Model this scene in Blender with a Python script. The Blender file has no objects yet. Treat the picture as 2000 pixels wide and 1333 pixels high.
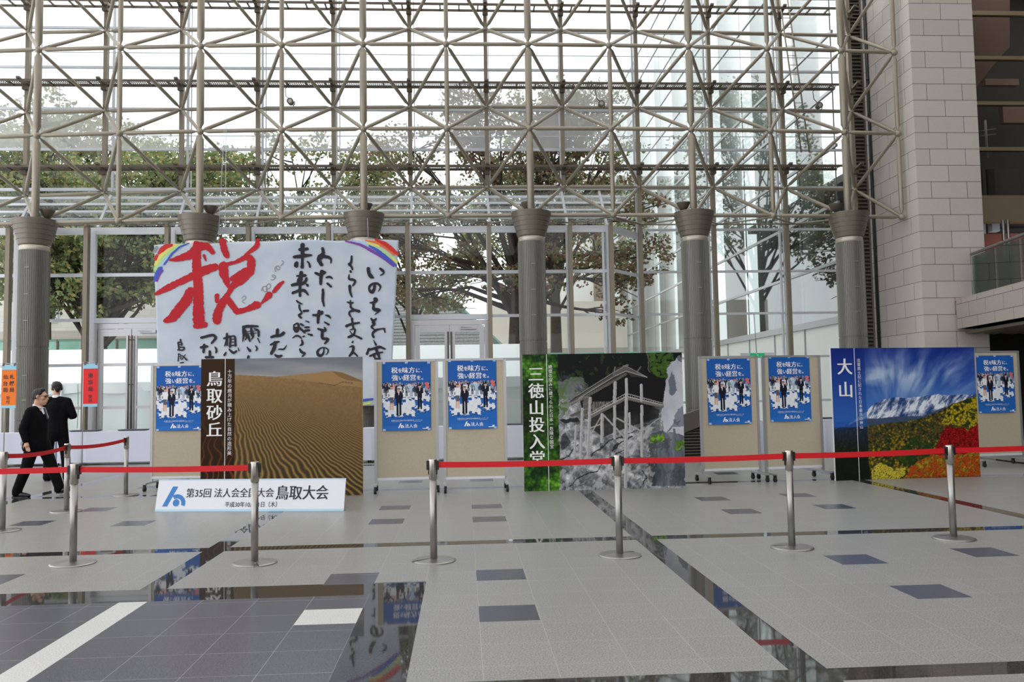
import bpy, math, random
import numpy as np
from mathutils import Vector, Matrix
random.seed(7)
SC = bpy.context.scene
COL = SC.collection

# ------------------------------------------------------------------ camera
CAM_H = 1.45
def axis(x, y, z, pitch=.06241, roll=.01663, yaw=.05934):
    c, s = math.cos(roll), math.sin(roll); x, z = c*x+s*z, -s*x+c*z
    c, s = math.cos(pitch), math.sin(pitch); y, z = c*y-s*z, s*y+c*z
    c, s = math.cos(yaw), math.sin(yaw); x, y = c*x+s*y, -s*x+c*y
    return Vector((x, y, z))
cam = bpy.data.cameras.new('camera')
cam.sensor_width = 36
cam.lens = 36*1605.3/2000
cam.clip_end = 500
co = bpy.data.objects.new('camera', cam); COL.objects.link(co)
r_, f_, u_ = axis(1, 0, 0), axis(0, 1, 0), axis(0, 0, 1)
co.matrix_world = Matrix(((r_.x, u_.x, -f_.x, 0), (r_.y, u_.y, -f_.y, 0), (r_.z, u_.z, -f_.z, CAM_H), (0, 0, 0, 1)))
SC.camera = co

# ------------------------------------------------------------------ sky, sun, exposure
W = bpy.data.worlds.new('overcast_sky'); SC.world = W; W.use_nodes = True
nt = W.node_tree; nt.nodes.clear()
bg = nt.nodes.new('ShaderNodeBackground'); wo = nt.nodes.new('ShaderNodeOutputWorld')
tc = nt.nodes.new('ShaderNodeTexCoord'); sep = nt.nodes.new('ShaderNodeSeparateXYZ')
rp = nt.nodes.new('ShaderNodeValToRGB')
nt.links.new(tc.outputs['Generated'], sep.inputs[0]); nt.links.new(sep.outputs['Z'], rp.inputs[0])
rp.color_ramp.elements[0].position = 0.0; rp.color_ramp.elements[0].color = (.80, .81, .84, 1)
rp.color_ramp.elements[1].position = .6; rp.color_ramp.elements[1].color = (1, .99, 1, 1)
nt.links.new(rp.outputs[0], bg.inputs[0]); bg.inputs[1].default_value = 2.5
nt.links.new(bg.outputs[0], wo.inputs[0])
sun = bpy.data.lights.new('veiled_sun', 'SUN'); sun.energy = .5; sun.angle = math.radians(60)
so = bpy.data.objects.new('veiled_sun', sun); COL.objects.link(so); so.rotation_euler = (math.radians(32), math.radians(-12), 0)
SC.view_settings.view_transform = 'Standard'; SC.view_settings.look = 'None'
SC.view_settings.exposure = 0.0; SC.view_settings.gamma = 1.0
SC.view_settings.use_curve_mapping = False
SC.cycles.max_bounces = 7; SC.cycles.diffuse_bounces = 3; SC.cycles.glossy_bounces = 3
SC.cycles.transmission_bounces = 4; SC.cycles.transparent_max_bounces = 16
SC.cycles.use_denoising = True; SC.cycles.use_adaptive_sampling = True; SC.cycles.adaptive_threshold = .02
SC.cycles.caustics_reflective = False; SC.cycles.caustics_refractive = False

# ------------------------------------------------------------------ materials
def lin(c):
    return tuple(((v/255)/12.92 if v/255 <= .04045 else ((v/255+.055)/1.055)**2.4) for v in c[:3]) + (1,)
def new_mat(name):
    m = bpy.data.materials.new(name); m.use_nodes = True
    n = m.node_tree; n.nodes.clear()
    return m, n
def N(n, t, **kw):
    k = n.nodes.new(t)
    for a, v in kw.items(): setattr(k, a, v)
    return k
def setin(node, **kw):
    for a, v in kw.items(): node.inputs[a.replace('_', ' ')].default_value = v
def mat(name, rgb, rough=.5, metal=0., spec=.5, var=0., scale=8., bump=0., rgb2=None, coat=0., detail=4.):
    """plain surface with a little noise in colour and relief"""
    m, n = new_mat(name)
    o = N(n, 'ShaderNodeOutputMaterial'); b = N(n, 'ShaderNodeBsdfPrincipled')
    n.links.new(b.outputs[0], o.inputs[0])
    setin(b, Roughness=rough, Metallic=metal); b.inputs['Specular IOR Level'].default_value = spec
    b.inputs['Coat Weight'].default_value = coat
    b.inputs['Base Color'].default_value = lin(rgb)
    if var or rgb2 or bump:
        t = N(n, 'ShaderNodeTexCoord'); z = N(n, 'ShaderNodeTexNoise'); setin(z, Scale=scale, Detail=detail)
        n.links.new(t.outputs['Object'], z.inputs['Vector'])
        if var or rgb2:
            r = N(n, 'ShaderNodeValToRGB')
            c1 = lin(rgb)
            c2 = lin(rgb2) if rgb2 else tuple(min(1, v*(1+var)) for v in c1[:3])+(1,)
            c0 = c1 if rgb2 else tuple(v*(1-var) for v in c1[:3])+(1,)
            r.color_ramp.elements[0].position = .35; r.color_ramp.elements[0].color = c0
            r.color_ramp.elements[1].position = .65; r.color_ramp.elements[1].color = c2
            n.links.new(z.outputs[0], r.inputs[0]); n.links.new(r.outputs[0], b.inputs['Base Color'])
        if bump:
            bm = N(n, 'ShaderNodeBump'); bm.inputs['Strength'].default_value = bump; bm.inputs['Distance'].default_value = .01
            n.links.new(z.outputs[0], bm.inputs['Height']); n.links.new(bm.outputs[0], b.inputs['Normal'])
    return m
def glass_mat(name, tint=(235, 242, 240), refl=.09, haze=0., haze_rgb=(235, 238, 242), rough=.02, blend=.18, top=.85):
    """clear architectural pane: see-through, mirrors at a slant, optionally milky"""
    m, n = new_mat(name)
    o = N(n, 'ShaderNodeOutputMaterial')
    t = N(n, 'ShaderNodeBsdfTransparent'); t.inputs[0].default_value = lin(tint)
    g = N(n, 'ShaderNodeBsdfGlossy'); g.inputs['Roughness'].default_value = rough
    lw = N(n, 'ShaderNodeLayerWeight'); lw.inputs['Blend'].default_value = blend
    mr = N(n, 'ShaderNodeMapRange'); mr.inputs['To Min'].default_value = refl; mr.inputs['To Max'].default_value = top
    n.links.new(lw.outputs['Fresnel'], mr.inputs['Value'])
    mx = N(n, 'ShaderNodeMixShader')
    n.links.new(mr.outputs[0], mx.inputs[0]); n.links.new(t.outputs[0], mx.inputs[1]); n.links.new(g.outputs[0], mx.inputs[2])
    last = mx
    if haze:
        d = N(n, 'ShaderNodeBsdfTranslucent'); d.inputs[0].default_value = lin(haze_rgb)
        d2 = N(n, 'ShaderNodeBsdfDiffuse'); d2.inputs[0].default_value = lin(haze_rgb)
        ma = N(n, 'ShaderNodeMixShader'); ma.inputs[0].default_value = .3
        n.links.new(d.outputs[0], ma.inputs[1]); n.links.new(d2.outputs[0], ma.inputs[2])
        mh = N(n, 'ShaderNodeMixShader'); mh.inputs[0].default_value = haze
        n.links.new(mx.outputs[0], mh.inputs[1]); n.links.new(ma.outputs[0], mh.inputs[2]); last = mh
    n.links.new(last.outputs[0], o.inputs[0])
    return m
def picture_mat(name, rough=.45, spec=.15):
    m, n = new_mat(name)
    o = N(n, 'ShaderNodeOutputMaterial'); b = N(n, 'ShaderNodeBsdfPrincipled'); a = N(n, 'ShaderNodeVertexColor'); a.layer_name = 'print'
    n.links.new(a.outputs[0], b.inputs['Base Color']); n.links.new(b.outputs[0], o.inputs[0])
    setin(b, Roughness=rough); b.inputs['Specular IOR Level'].default_value = spec
    return m

# ------------------------------------------------------------------ mesh helpers
class MB:
    """collects geometry for ONE mesh object"""
    def __init__(s): s.v = []; s.f = []; s.m = []; s.sm = []
    def add(s, vs, fs, mi=0, smooth=False):
        b = len(s.v); s.v += [tuple(p) for p in vs]
        for f in fs: s.f.append(tuple(b+i for i in f)); s.m.append(mi); s.sm.append(smooth)
        return s
    def box(s, lo, hi, mi=0):
        x0, y0, z0 = lo; x1, y1, z1 = hi
        return s.add([(x0,y0,z0),(x1,y0,z0),(x1,y1,z0),(x0,y1,z0),(x0,y0,z1),(x1,y0,z1),(x1,y1,z1),(x0,y1,z1)],
                     [(0,3,2,1),(4,5,6,7),(0,1,5,4),(1,2,6,5),(2,3,7,6),(3,0,4,7)], mi)
    def obox(s, c, ax, ay, az, mi=0):
        """box round centre c with half-axis vectors"""
        c, ax, ay, az = Vector(c), Vector(ax), Vector(ay), Vector(az)
        P = [c+sx*ax+sy*ay+sz*az for sz in (-1,1) for sx, sy in ((-1,-1),(1,-1),(1,1),(-1,1))]
        return s.add(P, [(0,3,2,1),(4,5,6,7),(0,1,5,4),(1,2,6,5),(2,3,7,6),(3,0,4,7)], mi)
    def bar(s, a, b, w, h=None, up=(0,0,1), mi=0):
        """rectangular bar from a to b, w across, h along up"""
        a, b, up = Vector(a), Vector(b), Vector(up); h = h or w
        d = (b-a); L = d.length; d.normalize()
        sd = d.cross(up)
        if sd.length < 1e-5: sd = d.cross(Vector((1,0,0)))
        sd.normalize(); uu = sd.cross(d).normalized()
        return s.obox((a+b)/2, d*(L/2), sd*(w/2), uu*(h/2), mi)
    def tube(s, pts, rad, n=12, caps=True, mi=0, smooth=True):
        """round tube along pts; rad one number or a list"""
        pts = [Vector(p) for p in pts]; k = len(pts)
        rad = [rad]*k if not hasattr(rad, '__len__') else rad
        T = [(pts[min(i+1,k-1)]-pts[max(i-1,0)]).normalized() for i in range(k)]
        ref = Vector((0,0,1)) if abs(T[0].z) < .9 else Vector((1,0,0))
        u = T[0].cross(ref).normalized(); vs = []
        for i in range(k):
            u = (u - T[i]*u.dot(T[i])).normalized(); w = T[i].cross(u)
            for j in range(n):
                a = 2*math.pi*j/n; vs.append(pts[i]+(u*math.cos(a)+w*math.sin(a))*rad[i])
        fs = [(i*n+j, i*n+(j+1)%n, (i+1)*n+(j+1)%n, (i+1)*n+j) for i in range(k-1) for j in range(n)]
        s.add(vs, fs, mi, smooth)
        if caps:
            b = len(s.v)-k*n
            s.f.append(tuple(b+j for j in range(n))[::-1]); s.m.append(mi); s.sm.append(False)
            s.f.append(tuple(b+(k-1)*n+j for j in range(n))); s.m.append(mi); s.sm.append(False)
        return s
    def lathe(s, prof, c=(0,0,0), n=32, mi=0, smooth=True, caps=True, flute=None):
        """profile [(r, z)...] turned about the vertical through c; flute(j)->radius factor"""
        vs = []; k = len(prof)
        for r, z in prof:
            for j in range(n):
                a = 2*math.pi*j/n; rr = r*(flute(j) if flute else 1)
                vs.append((c[0]+rr*math.cos(a), c[1]+rr*math.sin(a), c[2]+z))
        fs = [(i*n+j, i*n+(j+1)%n, (i+1)*n+(j+1)%n, (i+1)*n+j) for i in range(k-1) for j in range(n)]
        s.add(vs, fs, mi, smooth)
        if caps:
            b = len(s.v)-k*n
            s.f.append(tuple(b+j for j in range(n))[::-1]); s.m.append(mi); s.sm.append(False)
            s.f.append(tuple(b+(k-1)*n+j for j in range(n))); s.m.append(mi); s.sm.append(False)
        return s
    def ball(s, c, r, n=12, k=8, mi=0, sq=(1,1,1)):
        prof = [(math.sin(math.pi*i/k), -math.cos(math.pi*i/k)) for i in range(k+1)]
        vs = []
        for a, z in prof:
            a = max(a, 1e-3)
            for j in range(n):
                t = 2*math.pi*j/n; vs.append((c[0]+r*sq[0]*a*math.cos(t), c[1]+r*sq[1]*a*math.sin(t), c[2]+r*sq[2]*z))
        fs = [(i*n+j, i*n+(j+1)%n, (i+1)*n+(j+1)%n, (i+1)*n+j) for i in range(k) for j in range(n)]
        return s.add(vs, fs, mi, True)
    def prism(s, poly, d, mi=0):
        """closed polygon (3-D points) pushed along d"""
        n = len(poly); d = Vector(d); P = [Vector(p) for p in poly]
        vs = P+[p+d for p in P]
        fs = [tuple(range(n))[::-1], tuple(range(n, 2*n))]+[(i, (i+1)%n, n+(i+1)%n, n+i) for i in range(n)]
        return s.add(vs, fs, mi)
    def build(s, name, m, parent=None, label=None):
        me = bpy.data.meshes.new(name)
        off = Vector((0,0,0))
        if parent is not None: off = ORIG.get(parent.name, off)
        me.from_pydata([(p[0]-off[0], p[1]-off[1], p[2]-off[2]) for p in s.v], [], s.f)
        ms = m if isinstance(m, (list, tuple)) else [m]
        for k in ms: me.materials.append(k)
        me.polygons.foreach_set('material_index', s.m)
        me.polygons.foreach_set('use_smooth', s.sm)
        me.update()
        o = bpy.data.objects.new(name, me); COL.objects.link(o)
        if parent is not None: o.parent = parent; ORIG[o.name] = off
        if label: o['label'] = label
        return o
ORIG = {}
def thing(name, label, cat, loc=(0,0,0), group=None, rz=0):
    """an Empty at the thing's base; parts are written in world coordinates and moved under it"""
    o = bpy.data.objects.new(name, None); o.empty_display_size = .1; COL.objects.link(o)
    o.location = loc; ORIG[o.name] = Vector(loc)
    o['label'] = label; o['category'] = cat
    if group: o['group'] = group
    return o
def struct(o): o['kind'] = 'structure'; return o
def structure(name, loc=(0,0,0)):
    o = bpy.data.objects.new(name, None); o.empty_display_size = .1; COL.objects.link(o)
    o.location = loc; ORIG[o.name] = Vector(loc); o['kind'] = 'structure'
    return o
def tag(o, label, cat, group=None):
    o['label'] = label; o['category'] = cat
    if group: o['group'] = group
    return o
def copy_tree(o, parent=None):
    c = o.copy(); COL.objects.link(c); c.parent = parent
    for ch in o.children: copy_tree(ch, c)
    return c
def organic(name, prims, voxel, m, parent=None, smooth=6, label=None):
    """one continuous surface grown from tapered capsules [(p, r), (q, s)] and ellipsoids (c, (rx, ry, rz))"""
    b = MB()
    for p in prims:
        if len(p) == 2 and hasattr(p[1], '__len__') and not hasattr(p[1][0], '__len__'):
            b.ball(p[0], 1, 16, 10, sq=p[1])
        else:
            for (c0, r0), (c1, r1) in zip(p[:-1], p[1:]):
                b.tube([c0, c1], [r0, r1], 14); b.ball(c0, r0, 14, 8); b.ball(c1, r1, 14, 8)
    o = b.build(name, m, parent, label)
    md = o.modifiers.new('skin', 'REMESH'); md.mode = 'VOXEL'; md.voxel_size = voxel; md.use_smooth_shade = True
    sm = o.modifiers.new('smooth', 'SMOOTH'); sm.factor = .5; sm.iterations = smooth
    dg = bpy.context.evaluated_depsgraph_get()
    me = bpy.data.meshes.new_from_object(o.evaluated_get(dg)); me.name = name
    o.modifiers.clear(); o.data = me
    for pl_ in me.polygons: pl_.use_smooth = True
    return o
def text_verts(s, size, offset=0., spacing=1., vertical=False, lead=1.08):
    """outline of a line of writing as a flat mesh in x/y (x right, y up)"""
    out = MB()
    def one(t):
        cu = bpy.data.curves.new('t', 'FONT'); cu.body = t; cu.size = size; cu.offset = offset*size; cu.space_character = spacing
        cu.resolution_u = 3
        o = bpy.data.objects.new('t', cu); COL.objects.link(o)
        dg = bpy.context.evaluated_depsgraph_get()
        me = bpy.data.meshes.new_from_object(o.evaluated_get(dg))
        vs = [tuple(v.co) for v in me.vertices]; fs = [tuple(p.vertices) for p in me.polygons]
        bpy.data.objects.remove(o); bpy.data.curves.remove(cu); bpy.data.meshes.remove(me)
        return vs, fs
    if not vertical:
        vs, fs = one(s); out.add(vs, fs)
    else:
        for i, ch in enumerate(s):
            vs, fs = one(ch)
            if not vs: continue
            xs = [v[0] for v in vs]; mx = (min(xs)+max(xs))/2
            out.add([(v[0]-mx, v[1]-i*size*lead, 0) for v in vs], fs)
    return out
def write(b, s, size, place, offset=0., spacing=1., vertical=False, lead=1.08, align='L', mincho=0., mi=0, wid=1.):
    """adds writing to mesh b; place(x, y, k) gives the 3-D point, k a tiny layer offset"""
    t = text_verts(s, size, offset, spacing, vertical, lead)
    if not t.v: return
    xs = [v[0] for v in t.v]
    x0 = 0 if vertical else {'L': min(xs), 'C': (min(xs)+max(xs))/2, 'R': max(xs)}[align]
    sh = [(0, 0)] if not mincho else [(-mincho*size, 0), (-mincho*size*.33, .0001), (mincho*size*.33, .0002), (mincho*size, .0003)]
    for dx, k in sh:
        b.add([place((v[0]-x0)*wid+dx, v[1], k) for v in t.v], t.f, mi)

# ================================================================== THE SETTING
M_STEEL = mat('painted_truss_steel', (152, 143, 127), .38, .35, .5)
M_POST = mat('brown_aluminium', (132, 122, 106), .42, .3, .5)
M_WHITE = mat('white_frame_paint', (216, 220, 226), .4)
M_ALU = mat('satin_aluminium', (178, 178, 180), .35, .6)
M_DARKSTEEL = mat('dark_catwalk_steel', (100, 91, 78), .5, .3)
M_BLACK = mat('black_plastic', (14, 14, 15), .45)
M_RUBBER = mat('black_rubber', (22, 22, 22), .7)
M_STAINLESS = mat('brushed_stainless', (162, 160, 156), .38, 1.)
M_PANE = glass_mat('clear_pane', refl=.012)
M_HAZY = glass_mat('milky_pane', haze=.34, refl=.05)  # milky white mixed into the pane, whitening the view through it
M_ROOFPANE = glass_mat('greenish_roof_pane', tint=(214, 228, 222), haze=.10, refl=.08)

# ---- floor: granite slabs with polished bands, laid out on the building's grid
def granite(name, base, dark, rough, spec, grout, speck=110., coat=0., lines=True, tone=0.025):
    m, n = new_mat(name)
    o = N(n, 'ShaderNodeOutputMaterial'); b = N(n, 'ShaderNodeBsdfPrincipled'); n.links.new(b.outputs[0], o.inputs[0])
    setin(b, Roughness=rough); b.inputs['Specular IOR Level'].default_value = spec; b.inputs['Coat Weight'].default_value = coat
    b.inputs['Coat Roughness'].default_value = .03
    t = N(n, 'ShaderNodeTexCoord')
    z = N(n, 'ShaderNodeTexNoise'); setin(z, Scale=speck, Detail=3., Roughness=.7); n.links.new(t.outputs['Object'], z.inputs['Vector'])
    r = N(n, 'ShaderNodeValToRGB'); r.color_ramp.elements[0].position = .40; r.color_ramp.elements[0].color = lin(dark)
    r.color_ramp.elements[1].position = .58; r.color_ramp.elements[1].color = lin(base)
    n.links.new(z.outputs[0], r.inputs[0])
    col = r.outputs[0]
    # slab to slab difference in tone
    mp = N(n, 'ShaderNodeMapping'); mp.inputs['Location'].default_value = (2.275, -.15, 0); n.links.new(t.outputs['Object'], mp.inputs[0])
    br = N(n, 'ShaderNodeTexBrick'); br.offset = 0; br.squash = 1
    setin(br, Scale=1., Mortar_Size=.0022, Mortar_Smooth=.2, Brick_Width=.3925, Row_Height=.3915)
    br.inputs['Color1'].default_value = (1-tone,)*3+(1,); br.inputs['Color2'].default_value = (1+tone,)*3+(1,); br.inputs['Mortar'].default_value = (1, 1, 1, 1)
    n.links.new(mp.outputs[0], br.inputs['Vector'])
    mu = N(n, 'ShaderNodeMix'); mu.data_type = 'RGBA'; mu.blend_type = 'MULTIPLY'; mu.inputs[0].default_value = 1
    n.links.new(col, mu.inputs[6]); n.links.new(br.outputs['Color'], mu.inputs[7]); col = mu.outputs[2]
    if lines:
        mg = N(n, 'ShaderNodeMix'); mg.data_type = 'RGBA'; mg.inputs[7].default_value = lin(grout)
        n.links.new(br.outputs['Fac'], mg.inputs[0]); n.links.new(col, mg.inputs[6]); col = mg.outputs[2]
    n.links.new(col, b.inputs['Base Color'])
    return m
G_LIGHT = granite('light_granite', (156, 156, 151), (112, 112, 108), .34, .4, (164, 164, 160))
G_WHITE = granite('white_granite', (212, 213, 209), (182, 183, 180), .3, .4, (205, 205, 200), lines=False)
G_SATIN = granite('dark_satin_granite', (84, 87, 96), (66, 69, 78), .26, .5, (138, 138, 140))
G_POL = granite('dark_polished_granite', (74, 73, 71), (24, 24, 26), .03, .36, (120, 120, 120), lines=False)
G_TILE = granite('dark_inlay_tile', (80, 83, 92), (62, 65, 74), .26, .5, (120, 120, 120), lines=False)
def floor():
    L, WH, SA, PO, TI = 0, 1, 2, 3, 4
    BIG = 60
    R = []      # later rectangles win: (x0, x1, y0, y1, material)
    XB = [(-10.75, -10.55), (-6.62, -6.42), (-2.475, -2.275), (1.65, 1.85), (6.0, 6.2), (10.1, 10.3)]
    YB = [(-.15, .05), (4.06, 4.24), (8.0, 8.2), (12.6, 12.8), (17.1, 17.3)]
    R.append((-BIG, -.31, -6, 6.5, SA))
    for a, b in YB: R.append((-BIG, BIG, a, b, PO))
    R.append((-.705, -.31, 4.24, 6.47, PO)); R.append((-.705, -.31, -6, 4.06, PO))
    R.append((-BIG, -.705, 6.12, 6.5, PO))
    for a, b in XB:
        R.append((a, b, 6.12, 40, PO)); R.append((a, b, -6, 6.12, PO if a > -1 else WH))
    R.append((-1.0975, -.705, 6.47, 6.86, SA)); R.append((-1.0975, -.705, 5.75, 6.12, SA)); R.append((-1.0975, -.705, 6.12, 6.47, PO))
    R.append((-1.0975, -.705, 5.38, 5.75, WH))
    t = .385
    for x, y in [(.08, 6.46), (.08, 5.312), (.08, 9.36), (.08, 10.42), (-1.09, 9.38), (-1.09, 10.52), (3.07, 6.64), (3.065, 5.52),
                 (4.285, 6.78), (4.25, 5.6), (3.06, 9.46), (3.07, 10.62), (4.275, 9.65), (4.28, 10.76), (-5.3, 9.94), (-4.05, 9.73), (-4.06, 6.82), (-5.02, 11.05),
                 (-3.9, 10.9), (7.1, 6.7), (8.3, 6.8), (7.2, 9.7), (8.4, 9.9), (.08, 13.6), (-1.09, 13.6), (3.07, 13.7), (4.28, 13.8), (.08, 14.8), (-1.09, 14.7), (3.07, 14.8),
                 (-5.3, 13.7), (-4.05, 13.7), (-5.3, 14.8), (7.2, 13.8), (8.4, 13.8)]:
        R.append((x, x+t, y, y+t, TI))
    xs = sorted({-BIG, BIG, *(r[0] for r in R), *(r[1] for r in R)}); ys = sorted({-14., 21.8, *(r[2] for r in R), *(r[3] for r in R)})
    xs = [x for x in xs if -40 <= x <= 40]; xs = [-18.]+[x for x in xs if -18 < x < 16]+[16.]
    ys = [-14.]+[y for y in ys if -14 < y < 21.8]+[21.8]
    b = MB(); idx = {}
    for i, x in enumerate(xs):
        for j, y in enumerate(ys): idx[i, j] = len(b.v); b.v.append((x, y, 0))
    for i in range(len(xs)-1):
        for j in range(len(ys)-1):
            cx, cy = (xs[i]+xs[i+1])/2, (ys[j]+ys[j+1])/2; k = L
            for r in R:
                if r[0] < cx < r[1] and r[2] < cy < r[3]: k = r[4]
            b.f.append((idx[i, j], idx[i+1, j], idx[i+1, j+1], idx[i, j+1])); b.m.append(k); b.sm.append(False)
    o = b.build('floor', [G_LIGHT, G_WHITE, G_SATIN, G_POL, G_TILE]); return struct(o)
floor()

# ---- geometry of the space frame (a gently cambered steel grid in front of the glass)
FX = [-12.1, -10.15, -8.22, -6.31, -4.36, -2.38, -.33, 1.71, 3.76, 5.79, 7.82, 9.75, 11.15]
BX = [-11.17, -9.2, -7.26, -5.3, -3.34, -1.335, .694, 2.726, 4.76, 6.765, 8.76, 10.7]
FY, BY = 20.0, 21.5
def fz(row, x): return (5.81, 8.0, 10.14, 12.3)[row] - (.001, .0014, .0016, .0018)[row]*(x-2)**2
def bz(row, x): return (6.9, 9.07, 11.2, 13.3)[row] - (.0012, .0012, .0012, .0012)[row]*(x-2)**2
def fpt(i, r): return Vector((FX[i], FY, fz(r, FX[i])))
def bpt(i, r): return Vector((BX[i], BY, bz(r, BX[i])))
def strut(a, b, r, gap=.07, n=10):
    """round member with coned ends running up to the ball joints"""
    d = (b-a); L = d.length; d.normalize(); m = MB()
    pts = [a+d*gap, a+d*(gap+.03), a+d*(gap+.13), b-d*(gap+.13), b-d*(gap+.03), b-d*gap]
    m.tube(pts, [r*.4, r*.4, r, r, r*.4, r*.4], n); return m
frame = thing('space_frame', 'brownish steel space frame of tubes and ball joints standing before the glass wall', 'space frame', (0, FY, 5.7))
for i in range(len(FX)):
    for r in range(4):
        m = MB(); m.ball(fpt(i, r), .085, 10, 6); m.build('ball_joint', M_STEEL, frame)
        if i < len(FX)-1 and r < 4: strut(fpt(i, r), fpt(i+1, r), .05).build('chord', M_STEEL, frame)
        if r < 3: strut(fpt(i, r), fpt(i, r+1), .088 if i % 2 == 1 and i < 12 else .056, n=14).build('upright_tube', M_STEEL, frame)
for i in range(len(BX)):
    for r in range(3):
        m = MB(); m.ball(bpt(i, r), .075, 10, 6); m.build('ball_joint', M_STEEL, frame)
        if i < len(BX)-1: strut(bpt(i, r), bpt(i+1, r), .047).build('chord', M_STEEL, frame)
far_braces = MB(); nb = 0
for r in range(3):
    for i in range(len(BX)):
        for j in (i, i+1):
            for q in (r, r+1):
                st = strut(bpt(i, r), fpt(j, q), .046)
                if nb < 100 and not (i == 0 and j == 0): st.build('diagonal_brace', M_STEEL, frame); nb += 1
                else:
                    b0 = len(far_braces.v); far_braces.v += st.v; far_braces.f += [tuple(k+b0 for k in f) for f in st.f]; far_braces.m += st.m; far_braces.sm += st.sm
o = far_braces.build('diagonal_brace', M_STEEL, frame); o['kind'] = 'stuff'
# bracing rods from the lowest joints to the heads of the glass-wall posts
VX = [-13.0, -10.95, -9.12, -7.2, -5.25, -3.3, -1.36, .68, 2.72, 3.76]
VZ = 5.62
for x in VX[1:9]:
    js = sorted(range(len(FX)), key=lambda k: abs(FX[k]-x))[:2]
    for j in js:
        m = MB(); m.tube([fpt(j, 0)+Vector((0, .05, -.03)), (x, 20.33, VZ+.06)], .018, 6); m.build('tie_rod', M_STEEL, frame)
RX = [4.86, 6.91, 8.95]
for x in RX:
    js = sorted(range(len(FX)), key=lambda k: abs(FX[k]-x))[:2]
    for j in js:
        m = MB(); m.tube([fpt(j, 0)+Vector((0, .05, -.03)), (x, 21.45, 5.86)], .022, 6); m.build('tie_rod', M_STEEL, frame)
m = MB(); m.tube([(3.76, 20.1, 5.72), (4.86, 21.45, 5.86)], .026, 6); m.build('tie_rod', M_STEEL, frame)
m = MB(); m.tube([(4.86, 21.45, 5.86), (9.9, 21.45, 5.86)], .022, 6); m.build('tie_rod', M_STEEL, frame)

# ---- columns: ribbed metal shafts with flared heads
M_RIB = mat('ribbed_grey_metal', (116, 114, 107), .38, .45)
M_HEAD = mat('bronze_column_head', (120, 112, 101), .36, .4)
M_CLIP = mat('rib_joint_clip', (150, 147, 140), .4, .3)
M_COLLAR = mat('pale_collar', (190, 182, 168), .35, .4)
def column(x, zt, label):
    t = thing('column', label, 'column', (x, FY, 0), 'ribbed columns under the space frame')
    n = 288
    m = MB(); zs = [.0, .98, .985, .995, 1.0, 2.66, 2.665, 2.70, 2.705, zt-.74]
    prof = [(.332, z) for z in zs]
    for k in (2, 3, 6, 7): prof[k] = (.322, zs[k])
    m.lathe(prof, (x, FY, 0), n, flute=lambda j: 1+.018*(1 if (j % 6) < 3 else -1), smooth=False); m.build('ribbed_shaft', M_RIB, t)
    for z in (1.45, 2.02, 3.3, 3.92, 4.55):
        m = MB(); a = math.radians(-88)
        m.box((x-.055, FY-.345, z), (x+.055, FY-.325, z+.016)); m.build('joint_clip', M_CLIP, t)
    m = MB(); m.lathe([(.31, zt-.76), (.325, zt-.75), (.325, zt-.63), (.30, zt-.60)], (x, FY, 0), 48); m.build('collar', M_COLLAR, t)
    prof = [(.30, zt-.62), (.345, zt-.6)]
    for k in range(5):
        r0 = .35+.135*(k/4.6)**.9; z0 = zt-.59+k*.112
        prof += [(r0, z0), (r0+.026, z0+.10), (r0+.018, z0+.104), (r0+.018, z0+.110)]
    prof += [(.492, zt-.02), (.495, zt), (.44, zt), (.40, zt-.08), (.12, zt-.1)]
    m = MB(); m.lathe(prof, (x, FY, 0), 64, smooth=False); m.build('flared_head', M_HEAD, t)
    m = MB(); m.tube([(x, FY, zt-.12), (x, FY, zt-.02)], [.13, .07], 16); m.build('bearing', M_DARKSTEEL, t)
    m = MB(); m.lathe([(.36, 0), (.37, .01), (.37, .09), (.34, .1)], (x, FY, 0), 48); m.build('skirting_ring', M_HEAD, t)
for i, w in ((1, 'ribbed grey column behind the two men in black suits'), (3, 'ribbed grey column half hidden behind the red lettering of the banner'),
             (5, 'ribbed grey column behind the right half of the calligraphy banner'), (7, 'ribbed grey column behind the mossy left strip of the temple picture'),
             (9, 'ribbed grey column just right of the temple picture'), (11, 'ribbed grey column beside the louvred strip and stone pier')):
    column(FX[i], fz(0, FX[i])+.06, w)
# bowl-shaped uplights behind the column heads
for i, dx in ((1, .18), (3, .2), (5, .02), (7, -.06), (9, -.2), (11, -.22)):
    x = FX[i]+dx; z = fz(0, FX[i])+.02
    t = thing('uplight', 'dark bowl uplight on the head of the column %s' % {1: 'furthest left', 3: 'behind the red lettering of the banner', 5: 'behind the right half of the banner', 7: 'above the temple picture', 9: 'right of the temple picture', 11: 'beside the stone pier'}[i],
              'lamp', (x, FY+.2, z-.02), 'uplights on the column heads')
    m = MB(); m.lathe([(.05, .16), (.11, .22), (.17, .34), (.175, .36), (.16, .36), (.1, .25)], (x, FY+.2, z-.02), 24); m.build('bowl', M_DARKSTEEL, t)
    m = MB(); m.tube([(x, FY+.2, z-.02), (x, FY+.2, z+.17)], .03, 8); m.build('stem', M_BLACK, t)

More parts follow.
